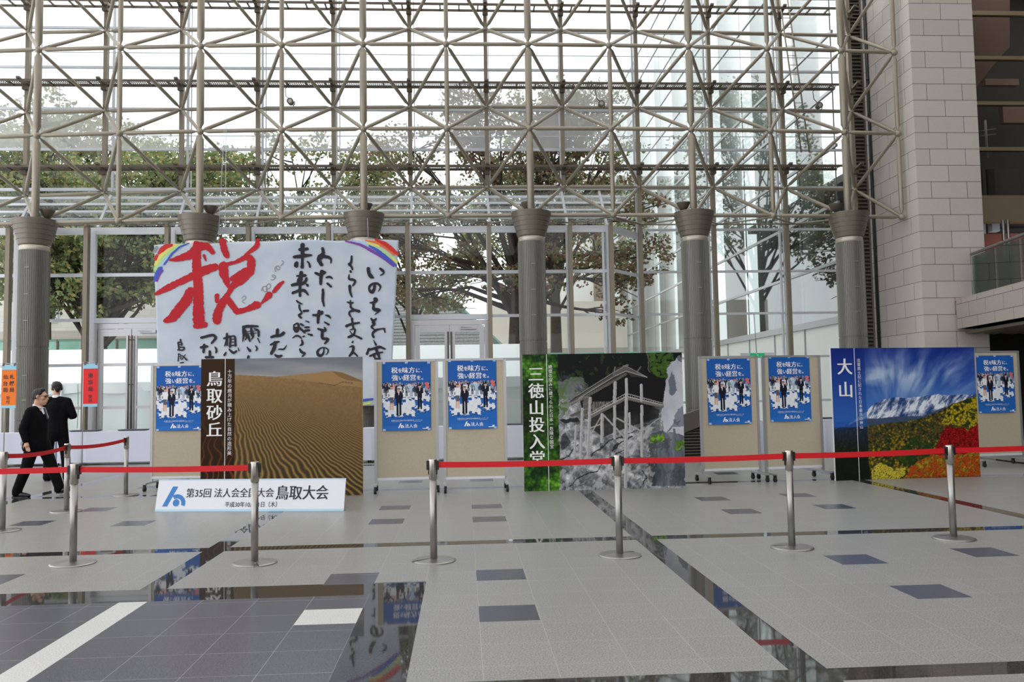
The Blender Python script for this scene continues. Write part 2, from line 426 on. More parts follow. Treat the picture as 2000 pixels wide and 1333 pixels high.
# ---- upper glass wall behind the frame, bay by bay
GY = 22.0
TZ = [(6.98, .075), (8.05, .06), (9.15, .06), (10.28, .06), (11.36, .06), (12.4, .06)]
edges = [-13.2]+BX
def bay(k, x0, x1, z0, split):
    w = structure('window_%d' % k, ((x0+x1)/2, GY, z0))
    m = MB()
    m.bar((x1, GY, z0), (x1, GY, 13.2), .05, .084, (0, 1, 0)); m.bar((x1+.09, GY, z0), (x1+.09, GY, 13.2), .02, .05, (0, 1, 0))
    for z, h in TZ: m.bar((x0, GY, z), (x1, GY, z), .07, h)
    m.bar((x0, GY-.02, 8.42), (x1, GY-.02, 8.42), .02, .02); m.bar((x0, GY-.02, 10.68), (x1, GY-.02, 10.68), .02, .02)
    for z in split: m.bar((x0, GY, z), (x1, GY, z), .07, .06)
    m.build('window_frame', M_WHITE, w)
    zz = sorted([z0]+split+[z for z, h in TZ]+[13.2])
    for a, b_ in zip(zz[:-1], zz[1:]):
        hazy = 8.0 < a < 9.2 and x0 < 4.0
        p = MB(); p.add([(x0, GY, a), (x1, GY, a), (x1, GY, b_), (x0, GY, b_)], [(0, 1, 2, 3)])
        p.build('pane', M_HAZY if hazy else M_PANE, w)
k = 1
for x0, x1 in zip(edges[:-1], edges[1:]):
    right = x0 > 4.5
    bay(k, x0, x1, 0. if right else 6.85, [1.1, 2.3, 3.5, 4.66, 5.82] if right else []); k += 1
# brown posts of the upper wall
for i, x in enumerate(BX):
    m = MB(); z0 = 0. if x > 4.5 else 6.8
    m.bar((x, BY+.02, z0), (x, BY+.02, 13.3), .1, .13, (0, 1, 0)); struct(m.build('trim_%d' % (i+1), M_POST))
# low front part of the glass wall with its double doors
VGY = 20.78
def vbay(k, x0, x1, door):
    w = structure('window_%d' % k, ((x0+x1)/2, VGY, 0)); m = MB()
    m.bar((x0+.031, VGY, 0), (x0+.031, VGY, VZ), .06, .116, (0, 1, 0)); m.bar((x1-.031, VGY, 0), (x1-.031, VGY, VZ), .06, .116, (0, 1, 0))
    m.bar((x0, VGY, VZ), (x1, VGY, VZ), .08, .17); m.bar((x0, VGY, 4.52), (x1, VGY, 4.52), .07, .08)
    zs = [3.4, 4.52, VZ]
    if door: m.bar((x0, VGY, 3.38), (x1, VGY, 3.38), .1, .13)
    else:
        m.bar((x0, VGY, 3.4), (x1, VGY, 3.4), .07, .07)
        for z in (2.29, 1.24, .08): m.bar((x0, VGY, z), (x1, VGY, z), .07, .07)
        zs = [.08, 1.24, 2.29]+zs
    m.build('window_frame', M_WHITE, w)
    for a, b_ in zip(zs[:-1], zs[1:]):
        p = MB(); p.add([(x0, VGY, a), (x1, VGY, a), (x1, VGY, b_), (x0, VGY, b_)], [(0, 1, 2, 3)]); p.build('pane', M_PANE, w)
dn = 1
for x0, x1 in zip(VX[:-1], VX[1:]):
    door = x0 in (-9.12, -1.36, -5.25)
    vbay(k, x0, x1, door); k += 1
    if door:
        d = structure('door_%d' % dn, ((x0+x1)/2, VGY, 0)); dn += 1; xm = (x0+x1)/2
        m = MB()
        for a in (x0+.09, x1-.09): m.bar((a, VGY, 0), (a, VGY, 3.3), .1, .13, (0, 1, 0))
        m.bar((x0+.05, VGY, 3.24), (x1-.05, VGY, 3.24), .1, .12); m.build('door_frame', M_ALU, d)
        for s0, s1 in ((x0+.15, xm-.01), (xm+.01, x1-.15)):
            m = MB()
            for a in (s0+.06, s1-.06): m.bar((a, VGY-.02, .02), (a, VGY-.02, 3.16), .12, .06, (0, 1, 0))
            for z, h in ((3.08, .17), (2.29, .07), (1.24, .07), (.15, .26)): m.bar((s0, VGY-.02, z), (s1, VGY-.02, z), .055, h)
            lf = m.build('door_leaf', M_ALU, d)
            p = MB(); p.add([(s0, VGY-.02, .1), (s1, VGY-.02, .1), (s1, VGY-.02, 3.1), (s0, VGY-.02, 3.1)], [(0, 1, 2, 3)]); p.build('door_pane', M_PANE, lf)
            hx = s1-.03 if s0 < xm-.1 else s0+.03
            h = MB(); h.tube([(hx, VGY-.12, .6), (hx, VGY-.12, 3.0)], .02, 8)
            for z in (.7, 1.8, 2.9): h.tube([(hx, VGY-.12, z), (hx, VGY-.04, z)], .012, 6)
            h.build('door_handle', M_DARKSTEEL, lf)
        m = MB(); m.box((x1-.75, VGY-.14, 3.06), (x1-.35, VGY-.06, 3.13)); m.bar((x1-.4, VGY-.12, 3.1), (x1-.75, VGY-.2, 3.11), .02); m.build('door_closer', M_ALU, d)
for i, x in enumerate(VX):
    m = MB(); m.bar((x, 20.4, 0), (x, 20.4, VZ+.02), .1, .16, (0, 1, 0)); m.box((x-.035, 20.30, VZ+.02), (x+.035, 20.4, VZ+.1)); struct(m.build('trim_%d' % (i+20), M_POST))
# side return of the low part, and its sloping glass roof
w = structure('window_%d' % k, (3.76, 21.3, 0)); k += 1
m = MB()
for z, h in ((.08, .07), (1.24, .07), (2.29, .07), (3.42, .07), (4.56, .08), (VZ+.02, .17)): m.bar((3.8, VGY+.03, z), (4.8, GY-.02, z), .062, h-.006)
m.bar((4.78, GY-.05, 0), (4.78, GY-.05, 6.9), .06, .06, (0, 1, 0)); m.bar((3.62, VGY, 0), (3.62, VGY, VZ-.1), .045, .096, (0, 1, 0)); m.bar((3.7, VGY+.05, 0), (3.7, VGY+.05, VZ-.1), .04, .058, (0, 1, 0))
m.build('window_frame', M_WHITE, w)
p = MB(); p.add([(3.8, VGY, 0), (4.82, GY, 0), (4.82, GY, 6.8), (3.8, VGY, VZ)], [(0, 1, 2, 3)]); p.build('pane', M_PANE, w)
w = structure('window_%d' % k, (-4.6, 21.4, VZ)); k += 1
m = MB()
for x in BX[:8]+[-13.1, 3.76]:
    xe = x*.985+.03
    m.bar((xe, VGY, VZ+.08), (x, GY, 6.88), .06, .08)
for t_ in (.22, .44, .66, .85): m.bar((-13.1, VGY+(GY-VGY)*t_, VZ+.1+(6.88-VZ-.1)*t_), (4.3, VGY+(GY-VGY)*t_, VZ+.1+(6.88-VZ-.1)*t_), .1, .02, (0, -.72, .7))
m.build('window_frame', M_WHITE, w)
p = MB(); p.add([(-13.1, VGY, VZ+.12), (3.76, VGY, VZ+.12), (4.82, GY, 6.88), (-13.1, GY, 6.88)], [(0, 1, 2, 3)]); p.build('roof_pane', M_ROOFPANE, w)

# ---- maintenance catwalks hung between frame and glass
for q, (z, lb) in enumerate(((7.36, 'lowest narrow steel catwalk, level with the tree tops'), (9.58, 'middle narrow steel catwalk running across the glass wall'), (11.69, 'topmost narrow steel catwalk near the upper edge of the glass wall'))):
    t = thing('catwalk', lb, 'catwalk', (0, 21.3, z), 'catwalks on the glass wall')
    x0, x1 = -13., 10.2
    for y in (21.1, 21.46):
        m = MB(); m.bar((x0, y, z), (x1, y, z), .03, .06); m.build('rail', M_DARKSTEEL, t)
    m = MB(); x = x0
    while x < x1: m.bar((x, 21.1, z), (x, 21.46, z), .035, .04); x += .5
    m.build('rung', M_DARKSTEEL, t)['kind'] = 'stuff'
    if q < 2:
        m = MB(); x = x0
        while x < x1: m.bar((x, 21.12, z+.01), (x, 21.44, z+.01), .012, .012); x += .055
        for y in (21.19, 21.28, 21.37): m.bar((x0, y, z+.01), (x1, y, z+.01), .012, .012)
        m.build('grating', M_DARKSTEEL, t)['kind'] = 'stuff'
    for x in BX:
        m = MB(); m.bar((x, 21.02, z+.05), (x, 21.44, z-.02), .09, .05); m.box((x-.07, 21.36, z-.14), (x+.07, 21.46, z+.02)); m.build('bracket', M_DARKSTEEL, t)
# access ladder leaning up the right part of the wall
t = thing('access_ladder', 'thin steel ladder rising along the glass wall left of the louvred strip', 'ladder', (8.35, 21.25, 7.5))
for dx in (0, .22):
    m = MB(); m.tube([(9.12+dx, 21.2, 7.75), (8.62+dx, 21.2, 12.6)], .02, 6); m.build('stile', M_STEEL, t)
for i in range(18):
    m = MB(); s_ = i/18; m.tube([(9.12-.5*s_, 21.2, 7.8+s_*4.7), (9.34-.5*s_, 21.2, 7.8+s_*4.7)], .009, 6); m.build('rung', M_STEEL, t)
# little spotlights dangling on cables from the middle catwalk
for x, lb, z, dy in ((-4.38, 'small round spotlight dangling on a cable above the banner', 9.05, 0), (3.72, 'small spotlight dangling on a cable right of the frame\'s middle', 9.02, 0), (9.62, 'small round spotlight looped on a cable near the louvred strip', 9.0, 0)):
    t = thing('spotlight', lb, 'lamp', (x, 21.15, z), 'cable spotlights under the middle catwalk')
    m = MB(); m.tube([(x-.02, 21.15, 9.56), (x-.14, 21.15, 9.4), (x-.12, 21.15, 9.2), (x-.02, 21.15, z+.08)], .01, 6); m.build('cable', M_BLACK, t)
    m = MB(); m.tube([(x, 21.2, z), (x, 21.08, z)], .075, 16); m.tube([(x, 21.08, z), (x, 21.05, z)], [.085, .085], 16); m.build('lamp_head', M_DARKSTEEL, t)
    m = MB(); m.tube([(x, 21.06, z), (x, 21.045, z)], .05, 14); m.build('lens', M_ALU, t)
    m = MB(); m.tube([(x+.09, 21.15, z+.03), (x+.1, 21.15, z-.05), (x+.06, 21.15, z-.1)], .012, 6); m.build('yoke', M_BLACK, t)

# ---- stone pier at the right
def stone(name, c1, c2, mortar, loc=(0, 0, 0), bw=.92, rh=.415, off=.5, rough=.6):
    m, n = new_mat(name)
    o = N(n, 'ShaderNodeOutputMaterial'); b = N(n, 'ShaderNodeBsdfPrincipled'); n.links.new(b.outputs[0], o.inputs[0]); setin(b, Roughness=rough)
    b.inputs['Specular IOR Level'].default_value = .3
    t = N(n, 'ShaderNodeTexCoord'); sp = N(n, 'ShaderNodeSeparateXYZ'); n.links.new(t.outputs['Object'], sp.inputs[0])
    ad = N(n, 'ShaderNodeMath'); n.links.new(sp.outputs[0], ad.inputs[0]); n.links.new(sp.outputs[1], ad.inputs[1])
    cb = N(n, 'ShaderNodeCombineXYZ'); n.links.new(ad.outputs[0], cb.inputs[0]); n.links.new(sp.outputs[2], cb.inputs[1])
    mp = N(n, 'ShaderNodeMapping'); mp.inputs['Location'].default_value = loc; n.links.new(cb.outputs[0], mp.inputs[0])
    br = N(n, 'ShaderNodeTexBrick'); br.offset = off; setin(br, Scale=1., Mortar_Size=.006, Mortar_Smooth=.1, Brick_Width=bw, Row_Height=rh)
    br.inputs['Color1'].default_value = lin(c1); br.inputs['Color2'].default_value = lin(c2); br.inputs['Mortar'].default_value = lin(mortar)
    n.links.new(mp.outputs[0], br.inputs['Vector'])
    z = N(n, 'ShaderNodeTexNoise'); setin(z, Scale=60., Detail=4., Roughness=.75); n.links.new(t.outputs['Object'], z.inputs['Vector'])
    r = N(n, 'ShaderNodeValToRGB'); r.color_ramp.elements[0].position = .3; r.color_ramp.elements[0].color = (.78, .78, .78, 1); r.color_ramp.elements[1].position = .7; r.color_ramp.elements[1].color = (1.06, 1.06, 1.06, 1)
    n.links.new(z.outputs[0], r.inputs[0])
    mu = N(n, 'ShaderNodeMix'); mu.data_type = 'RGBA'; mu.blend_type = 'MULTIPLY'; mu.inputs[0].default_value = 1
    n.links.new(br.outputs['Color'], mu.inputs[6]); n.links.new(r.outputs[0], mu.inputs[7]); n.links.new(mu.outputs[2], b.inputs['Base Color'])
    bm = N(n, 'ShaderNodeBump'); bm.inputs['Strength'].default_value = .6; bm.inputs['Distance'].default_value = .01; bm.invert = True
    n.links.new(br.outputs['Fac'], bm.inputs['Height']); n.links.new(bm.outputs[0], b.inputs['Normal'])
    return m
M_STONE = stone('pinkish_stone_blocks', (204, 195, 187), (212, 204, 197), (92, 84, 80), (.12, .135, 0))
m = MB(); m.box((11.3, 19.5, 0), (12.95, 21.72, 14.2))
struct(m.build('wall_right', M_STONE))
# shallow return of darker stone between pier and louvres
m = MB(); m.box((11.34, 21.72, 0), (12.9, 22.3, 14.2)); struct(m.build('trim_40', M_STONE))
M_DUSK = mat('dark_drain_pipe', (26, 27, 34), .4)
t = thing('drain_pipe', 'dark downpipe running up between the stone pier and the louvred strip', 'pipe', (11.26, 21.62, 0))
m = MB(); m.tube([(11.255, 21.62, 0), (11.255, 21.62, 14)], .036, 10); m.build('pipe', M_DUSK, t)
for z in (2.9, 5.2, 7.6, 9.9):
    m = MB(); m.tube([(11.255, 21.62, z), (11.255, 21.62, z+.05)], .042, 10); m.bar((11.255, 21.62, z+.02), (11.298, 21.62, z+.02), .03); m.build('pipe_clip', M_DUSK, t)
t = thing('louvre_strip', 'tall strip of brown horizontal louvres between the glass wall and the stone pier', 'louvre', (10.96, 21.9, 0))
M_LOUV = mat('grey_brown_louvre', (128, 120, 110), .5, .2)
m = MB(); z = .1
while z < 13.9: m.bar((10.76, 21.78, z), (11.18, 21.78, z), .09, .018, (0, -.6, .8)); z += .105
m.build('louvre_blade', M_LOUV, t)['kind'] = 'stuff'
for x in (10.73, 11.2):
    m = MB(); m.bar((x, 21.8, 0), (x, 21.8, 14), .05, .1, (0, 1, 0)); m.build('side_frame', M_LOUV, t)
m = MB(); m.box((10.72, 21.86, 0), (11.24, 21.92, 14)); m.build('back_plate', mat('dark_louvre_back', (84, 78, 72), .6), t)

# ---- dim glazed gallery to the right of the pier
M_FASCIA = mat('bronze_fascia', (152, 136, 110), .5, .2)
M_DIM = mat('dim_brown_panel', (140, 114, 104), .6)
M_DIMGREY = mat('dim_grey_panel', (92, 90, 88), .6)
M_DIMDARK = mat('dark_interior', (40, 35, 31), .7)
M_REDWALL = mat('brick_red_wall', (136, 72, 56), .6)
GR = structure('wall_gallery', (15.37, 21.84, 0.00))
m = MB(); m.box((12.93, 21.62, 5.58), (20.14, 21.84, 6.33)); m.build('fascia', M_FASCIA, GR)
for z, h in ((7.65, .1), (8.95, .1), (10.25, .1), (11.54, .12), (12.85, .1)):
    m = MB(); m.box((12.93, 21.65, z-h/2), (20.14, 21.79, z+h/2)); m.build('floor_band', M_FASCIA, GR)
p = MB(); p.add([(12.93, 21.73, 6.33), (20.14, 21.73, 6.33), (20.14, 21.73, 14.22), (12.93, 21.73, 14.22)], [(0, 1, 2, 3)]); p.build('pane', glass_mat('smoked_pane', (170, 168, 160), refl=.05), GR)
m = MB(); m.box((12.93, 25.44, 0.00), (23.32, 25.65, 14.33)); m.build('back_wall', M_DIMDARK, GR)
m = MB(); m.box((12.93, 21.84, 5.74), (23.32, 25.65, 5.96)); m.box((12.93, 24.4, 14.1), (23.3, 25.6, 14.3)); m.build('slab', M_DIMDARK, GR)  # second box: unseen roof piece added at the back to shade the gallery
m = MB(); m.prism([(14.97, 23.2, 9.68), (15.35, 23.2, 9.92), (16.15, 23.2, 10.87), (16.52, 23.2, 11.23), (16.64, 23.2, 13.33), (15.16, 23.2, 13.31)], (0, .5, 0)); m.build('stair_soffit', M_DIM, GR)
m = MB(); m.box((16.38, 24.20, 10.45), (17.47, 24.40, 10.65)); m.box((16.90, 24.20, 9.25), (18.60, 24.40, 9.82)); m.build('brown_panel', M_DIM, GR)
m = MB(); m.box((15.59, 23.00, 6.62), (16.45, 23.10, 7.46)); m.box((14.94, 22.80, 6.57), (15.19, 22.90, 7.48)); m.box((15.29, 22.70, 6.54), (15.49, 22.80, 7.37)); m.build('partition', M_DIMGREY, GR)
m = MB(); m.tube([(14.96, 22.6, 7.65), (14.96, 22.6, 8.78)], .03, 8); m.build('slim_post', M_WHITE, GR)
m = MB(); m.tube([(15.23, 22.6, 7.65), (15.23, 22.6, 8.78)], .03, 8); m.build('slim_post', M_WHITE, GR)
m = MB(); m.bar((14.68, 22.4, 8.37), (15.81, 23.0, 8.66), .025); m.build('rail', M_BLACK, GR)
m = MB(); m.bar((14.67, 22.4, 8.22), (15.8, 23.0, 8.5), .025); m.build('rail', M_BLACK, GR)
m = MB(); m.box((14.37, 22.80, 3.06), (19.48, 22.90, 5.49)); m.build('red_wall', M_REDWALL, GR)
m = MB(); m.box((15.76, 23.30, 5.61), (19.94, 23.40, 6.07)); m.build('grey_wall', M_DIMGREY, GR)
m = MB(); m.box((14.69, 22.50, 5.44), (15.01, 22.70, 5.80)); m.box((15.20, 22.50, 5.50), (15.43, 22.70, 5.79)); m.build('white_box', M_WHITE, GR)
GR.location.z += .34
# paired steel posts of the balcony front
t = thing('steel_post', 'pair of slim polished steel posts standing behind the balcony glass', 'post', (13.86, 20.0, 3.3))
for dx in (0, .13):
    m = MB(); m.tube([(13.8+dx, 20.0, 3.3), (13.8+dx, 20.0, 5.64)], .04, 12); m.build('tube', M_STAINLESS, t)

# ---- balcony running towards the viewer along the right side
B0, B1 = Vector((12.1, 19.42, 0)), Vector((11.5, 16.1, 0))
bd = (B1-B0).normalized(); bo = Vector((-bd.y, bd.x, 0)); bo = bo if bo.x > 0 else -bo
Bend = B0+bd*9.5
t = thing('balcony', 'stone-faced balcony with glass balustrade at the right edge beside the pier', 'balcony', (11.2, 18, 2.7))
M_STONE2 = stone('balcony_stone_blocks', (178, 168, 160), (188, 179, 171), (84, 76, 72), (.5, -.02, 0), bw=1.0, rh=.35)
P = lambda s, o, z: tuple(B0+bd*s+bo*o+Vector((0, 0, z)))
m = MB(); m.add([P(0,0,2.82),P(9.5,0,2.82),P(9.5,0,3.52),P(0,0,3.52),P(0,.5,2.82),P(9.5,.5,2.82),P(9.5,.5,3.52),P(0,.5,3.52)], [(0,1,2,3),(4,7,6,5),(0,3,7,4),(1,5,6,2),(3,2,6,7),(0,4,5,1)]); m.build('parapet', M_STONE2, t)
m = MB(); m.add([P(-.1,-.0,3.52),P(9.5,-.0,3.52),P(9.5,.6,3.52),P(-.1,.6,3.52),P(-.1,-.0,3.56),P(9.5,-.0,3.56),P(9.5,.6,3.56),P(-.1,.6,3.56)], [(0,1,2,3),(4,7,6,5),(0,4,5,1),(1,5,6,2),(2,6,7,3),(3,7,4,0)]); m.build('coping', mat('balcony_coping', (170, 162, 152), .5, var=.05, scale=30), t)
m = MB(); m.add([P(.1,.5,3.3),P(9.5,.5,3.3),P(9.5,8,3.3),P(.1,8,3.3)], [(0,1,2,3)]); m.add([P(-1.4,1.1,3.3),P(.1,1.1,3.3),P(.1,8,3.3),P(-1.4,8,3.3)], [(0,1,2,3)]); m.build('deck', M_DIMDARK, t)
M_BALGLASS = glass_mat('green_balustrade_glass', (196, 218, 208), refl=.1)
s_ = .0
while s_ < 9:
    m = MB(); m.add([P(s_,.42,3.56),P(s_+1.15,.42,3.56),P(s_+1.15,.42,4.60),P(s_,.42,4.60),P(s_,.435,3.56),P(s_+1.15,.435,3.56),P(s_+1.15,.435,4.60),P(s_,.435,4.60)], [(0,1,2,3),(5,4,7,6),(3,2,6,7),(0,4,5,1)]); m.build('glass_panel', M_BALGLASS, t); s_ += 1.17
m = MB(); m.tube([P(-.05,.43,4.66), P(9.5,.43,4.66)], .04, 12); m.build('handrail', M_STAINLESS, t)
m = MB(); m.add([P(0,.42,3.56),P(0,1.4,3.56),P(0,1.4,4.60),P(0,.42,4.60)], [(0,1,2,3)]); m.build('glass_panel', M_BALGLASS, t)
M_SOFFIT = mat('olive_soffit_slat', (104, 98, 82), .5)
for q in range(9):
    m = MB(); m.add([P(.0,.18+q*.42,2.70-q*.012),P(9.5,.18+q*.42,2.70-q*.012),P(9.5,.42+q*.42,2.68-q*.012),P(.0,.42+q*.42,2.68-q*.012),P(.0,.18+q*.42,2.77),P(9.5,.18+q*.42,2.77),P(9.5,.42+q*.42,2.77),P(.0,.42+q*.42,2.77)], [(0,1,2,3),(4,7,6,5),(0,4,5,1),(3,2,6,7),(0,3,7,4)]); m.build('soffit_slat', M_SOFFIT, t)
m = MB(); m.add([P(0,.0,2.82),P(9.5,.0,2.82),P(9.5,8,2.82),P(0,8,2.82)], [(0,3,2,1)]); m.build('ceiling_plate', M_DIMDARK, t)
# dark recess below the balcony
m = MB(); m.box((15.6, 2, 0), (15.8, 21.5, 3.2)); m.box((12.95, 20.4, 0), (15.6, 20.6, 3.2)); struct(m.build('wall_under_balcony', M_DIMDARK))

# ---- unseen rest of the hall: overhead slats and wall bands spaced to trim light
M_HALL = mat('hall_stone', (150, 146, 140), .7)
m = MB(); y = -14.
while y < 19:
    m.box((-18.2, y, 14.3), (16.2, y+.95, 14.5)); y += 1.7
struct(m.build('ceiling_shade_slats', M_HALL))
m = MB()
for z0, z1 in ((0, 2.4), (5.4, 6.6), (9.6, 10.8)): m.box((-18.2, -14.2, z0), (16.2, -14, z1))
struct(m.build('wall_front_shade_bands', M_HALL))
m = MB(); m.box((16, -14, 0), (16.2, 21.6, 14.5)); struct(m.build('wall_gallery_side', M_DIMDARK))  # unseen side wall, run long to keep sky out of the gallery reflection



# ================================================================== OUTSIDE
M_GROUND = mat('outdoor_paving', (176, 172, 164), .8, var=.1, scale=2)
m = MB(); m.box((-60, 22.3, -.3), (60, 130, -.04)); struct(m.build('ground', M_GROUND))
# white event marquee
M_TENT = mat('white_tent_canvas', (238, 240, 242), .7, bump=.25, scale=1.6)
M_TENTW = mat('translucent_tent_wall', (226, 230, 232), .7, bump=.6, scale=1.3)
t = thing('marquee', 'long white event tent with scalloped valance standing outside the glass doors', 'tent', (-6, 27, 0))
TX0, TX1, TY = -19.0, 2.25, 25.2
m = MB(); m.add([(TX0, TY, 1.93), (TX1, TY, 1.93), (TX1, TY+2.4, 3.08), (TX0, TY+2.4, 3.08), (TX0, TY+5, 1.93), (TX1, TY+5, 1.93)], [(0, 1, 2, 3), (3, 2, 5, 4), (1, 5, 2), (0, 3, 4)]); m.build('roof', M_TENT, t)
m = MB(); n = 132; vs = []; fs = []
for i in range(n+1):
    x = TX0+(TX1-TX0)*i/n; y = TY-.03+.015*math.sin(i*.9); sc_ = .07*abs(math.sin(math.pi*i/12))
    vs += [(x, y, 1.94), (x, y, 1.68-sc_)]
for i in range(n): fs.append((2*i, 2*i+1, 2*i+3, 2*i+2))
m.add(vs, fs, 0, True); m.build('valance', M_TENT, t)
for i in range(6):
    x0 = TX0+(TX1-TX0)*i/6; x1 = TX0+(TX1-TX0)*(i+1)/6; m = MB(); q = 26; vs = []; fs = []
    for a in range(q+1):
        for b_ in range(9):
            x = x0+(x1-x0)*a/q; z = 1.85*b_/8; vs.append((x, TY+.02+.03*math.sin(x*4.1)+.02*math.sin(z*5+x), z))
    for a in range(q):
        for b_ in range(8): fs.append((a*9+b_, (a+1)*9+b_, (a+1)*9+b_+1, a*9+b_+1))
    m.add(vs, fs, 0, True); m.build('wall_panel', M_TENTW, t)
for i in range(7):
    x = TX0+(TX1-TX0)*i/6; m = MB(); m.tube([(x, TY-.06, 0), (x, TY-.06, 1.9)], .03, 8); m.build('pole', M_WHITE, t)
    if i in (2, 3):
        m = MB(); m.tube([(x+.5, TY-.1, .6), (x+.52, TY-.1, 1.2), (x+.5, TY-.1, 1.9)], .007, 5); m.build('guy_rope', M_BLACK, t)

def house(name, label, cat, loc): return thing(name, label, cat, loc)
M_PALE = stone('pale_tile_wall', (226, 222, 214), (216, 211, 203), (196, 192, 186), bw=.6, rh=.3, rough=.7)
M_PALE2 = stone('beige_plinth', (196, 188, 180), (188, 180, 172), (170, 164, 158), bw=1.2, rh=.3)
M_DARKGLASS = mat('dark_window_glass', (40, 46, 50), .1)
t = house('stone_building', 'pale tiled building with a tall dark window seen behind the tent at the left', 'building', (-22, 44, 0))
m = MB(); m.box((-36, 46, 0), (-7.5, 50, 10.0)); m.build('wall', M_PALE, t)
m = MB(); m.box((-36, 45.9, 4.75), (-7.5, 46, 5.2)); m.box((-36, 45.9, 0), (-7.5, 46, 3.9)); m.build('plinth', M_PALE2, t)
for x, z0, z1 in ((-22.5, 5.8, 8.6), (-27, 5.8, 8.6), (-31, 5.8, 8.6)):
    m = MB(); m.box((x-.48, 45.9, z0-.14), (x+.48, 46, z1+.14)); f = m.build('window', M_WHITE, t)
    m = MB(); m.box((x-.34, 45.86, z0), (x+.34, 45.9, z1)); m.build('pane', M_DARKGLASS, f)
M_ROOFTILE = mat('grey_shingle_roof', (128, 130, 130), .6, rgb2=(158, 160, 160), scale=14, bump=.7)
t = house('tiled_roof_hall', 'low hall with a broad grey shingled roof rising to a slanting ridge behind the doors', 'building', (0, 42, 0))
m = MB()
rows = 26
for i in range(rows):
    a, b_ = i/rows, (i+1)/rows
    zA, zB = 2.2+a*4.5, 2.2+b_*4.5
    x0a, x1a = -8+3.0*a, 3.4-4.3*a; x0b, x1b = -8+3.0*b_, 3.4-4.3*b_
    m.add([(x0a, 40+4*a, zA), (x1a, 40+4*a, zA), (x1b, 40+4*b_, zB-.04), (x0b, 40+4*b_, zB-.04)], [(0, 1, 2, 3)])
    m.add([(x0a, 40+4*a, zA), (x1a, 40+4*a, zA), (x1a, 40+4*a, zA-.08), (x0a, 40+4*a, zA-.08)], [(0, 1, 2, 3)])
m.build('roof', M_ROOFTILE, t)
m = MB(); m.box((-7.5, 41, 0), (3, 46, 2.3)); m.build('wall', M_PALE2, t)
m = MB(); m.bar((3.4, 40, 2.25), (-.9, 44, 6.75), .22, .16); m.build('ridge', mat('verdigris_ridge', (110, 140, 130), .6), t)
t = house('beige_building', 'pale beige low building beyond the tree right of the middle', 'building', (8, 50, 0))
m = MB(); m.box((1.5, 52, 0), (10.5, 56, 7.2)); m.build('wall', mat('beige_render', (232, 224, 214), .8), t)
m = MB(); m.box((1.5, 51.9, 1.5), (10.5, 52, 4.2)); m.build('lower_band', M_PALE2, t)
m = MB(); m.box((5, 58.3, 0), (10.5, 64, 17)); m.build('tower', mat('far_white_render', (222, 220, 218), .8), t)
m = MB(); m.box((9.4, 58.1, 0), (10.5, 58.3, 17)); m.build('brown_flank', mat('brown_cladding', (140, 122, 104), .7), t)
t = house('terrace_rail', 'green glass terrace railing along the far side of the yard', 'railing', (-8, 38, 0))
M_GREENGLASS = mat('green_rail_glass', (120, 176, 156), .25, rgb2=(160, 200, 188), scale=.8)
for i in range(8):
    x = -26+i*2.6
    m = MB(); m.box((x+.05, 38, 3.7), (x+2.55, 38.04, 4.08)); m.build('glass_panel', M_GREENGLASS, t)
    m = MB(); m.bar((x, 38, 0), (x, 38, 4.15), .08, .08, (0, 1, 0)); m.build('post', M_DARKSTEEL, t)
m = MB(); m.bar((-26, 38, 4.12), (-5.2, 38, 4.12), .07, .07); m.build('top_rail', mat('verdigris_rail', (104, 150, 130), .5), t)
m = MB(); m.box((-26, 38.1, 0), (-5.2, 38.5, 3.68)); m.build('retaining_wall', M_PALE2, t)
for i in range(3):
    x = 2.9+i*2.4
    m = MB(); m.box((x+.05, 40, 3.05), (x+2.35, 40.04, 3.35)); m.build('glass_panel', M_GREENGLASS, t)

# glazed wing running away on the right
GW = thing('glazed_wing', 'tall glass-walled wing running away outside on the right with white round columns inside', 'building', (10.6, 40, 0))
WX = 10.62
M_WINGPANE = glass_mat('wing_pane', (196, 204, 204), refl=.26, blend=.2, top=.9)
M_WINGWHITE = mat('white_spandrel', (240, 242, 240), .4)
zs = [3.35, 5.0, 6.65, 8.3, 9.95, 11.6, 13.25, 14.9, 16.55, 18.2, 19.85, 21.5]
for z in zs:
    m = MB(); m.bar((WX, 22.3, z), (WX, 58, z), .07, .09 if z > 3.4 else .2); m.build('transom', M_ALU, GW)
for i in range(15):
    y = 22.5+i*2.5
    m = MB(); m.bar((WX+.02, y, 0), (WX+.02, y, 3.3), .05, .05, (0, 1, 0)); m.bar((WX+.04, y, 3.3), (WX+.04, y, 21.5), .03, .03, (0, 1, 0)); m.build('mullion', M_ALU, GW)
    p = MB(); p.add([(WX, y, 3.35), (WX, y+2.5, 3.35), (WX, y+2.5, 21.5), (WX, y, 21.5)], [(0, 3, 2, 1)]); p.build('pane', M_WINGPANE, GW)
    m = MB(); m.box((WX+.03, y+.03, .1), (WX+.08, y+2.47, 3.25)); m.build('spandrel', M_WINGWHITE, GW)
for i in range(9):
    y = 26.4+i*3.9
    m = MB(); m.tube([(WX+1.0, y, 0), (WX+1.0, y, 21)], .42, 24); m.build('round_column', mat('white_column', (240, 240, 238), .5) if i == 0 else bpy.data.materials['white_column'], GW)
m = MB(); m.box((WX+3.0, 22.4, 0), (WX+3.2, 35, 8.4)); m.box((WX+.3, 22.35, 0), (WX+3, 22.45, 8.4)); m.build('inner_wall', mat('wing_interior', (112, 114, 112), .8, rgb2=(64, 66, 66), scale=.35), GW)
for z in (3.1, 8.2):
    m = MB(); m.box((WX+1.9, 22.4, z), (WX+3, 35, z+.25)); m.build('floor_slab', mat('wing_slab', (176, 174, 170), .8) if z < 4 else bpy.data.materials['wing_slab'], GW)

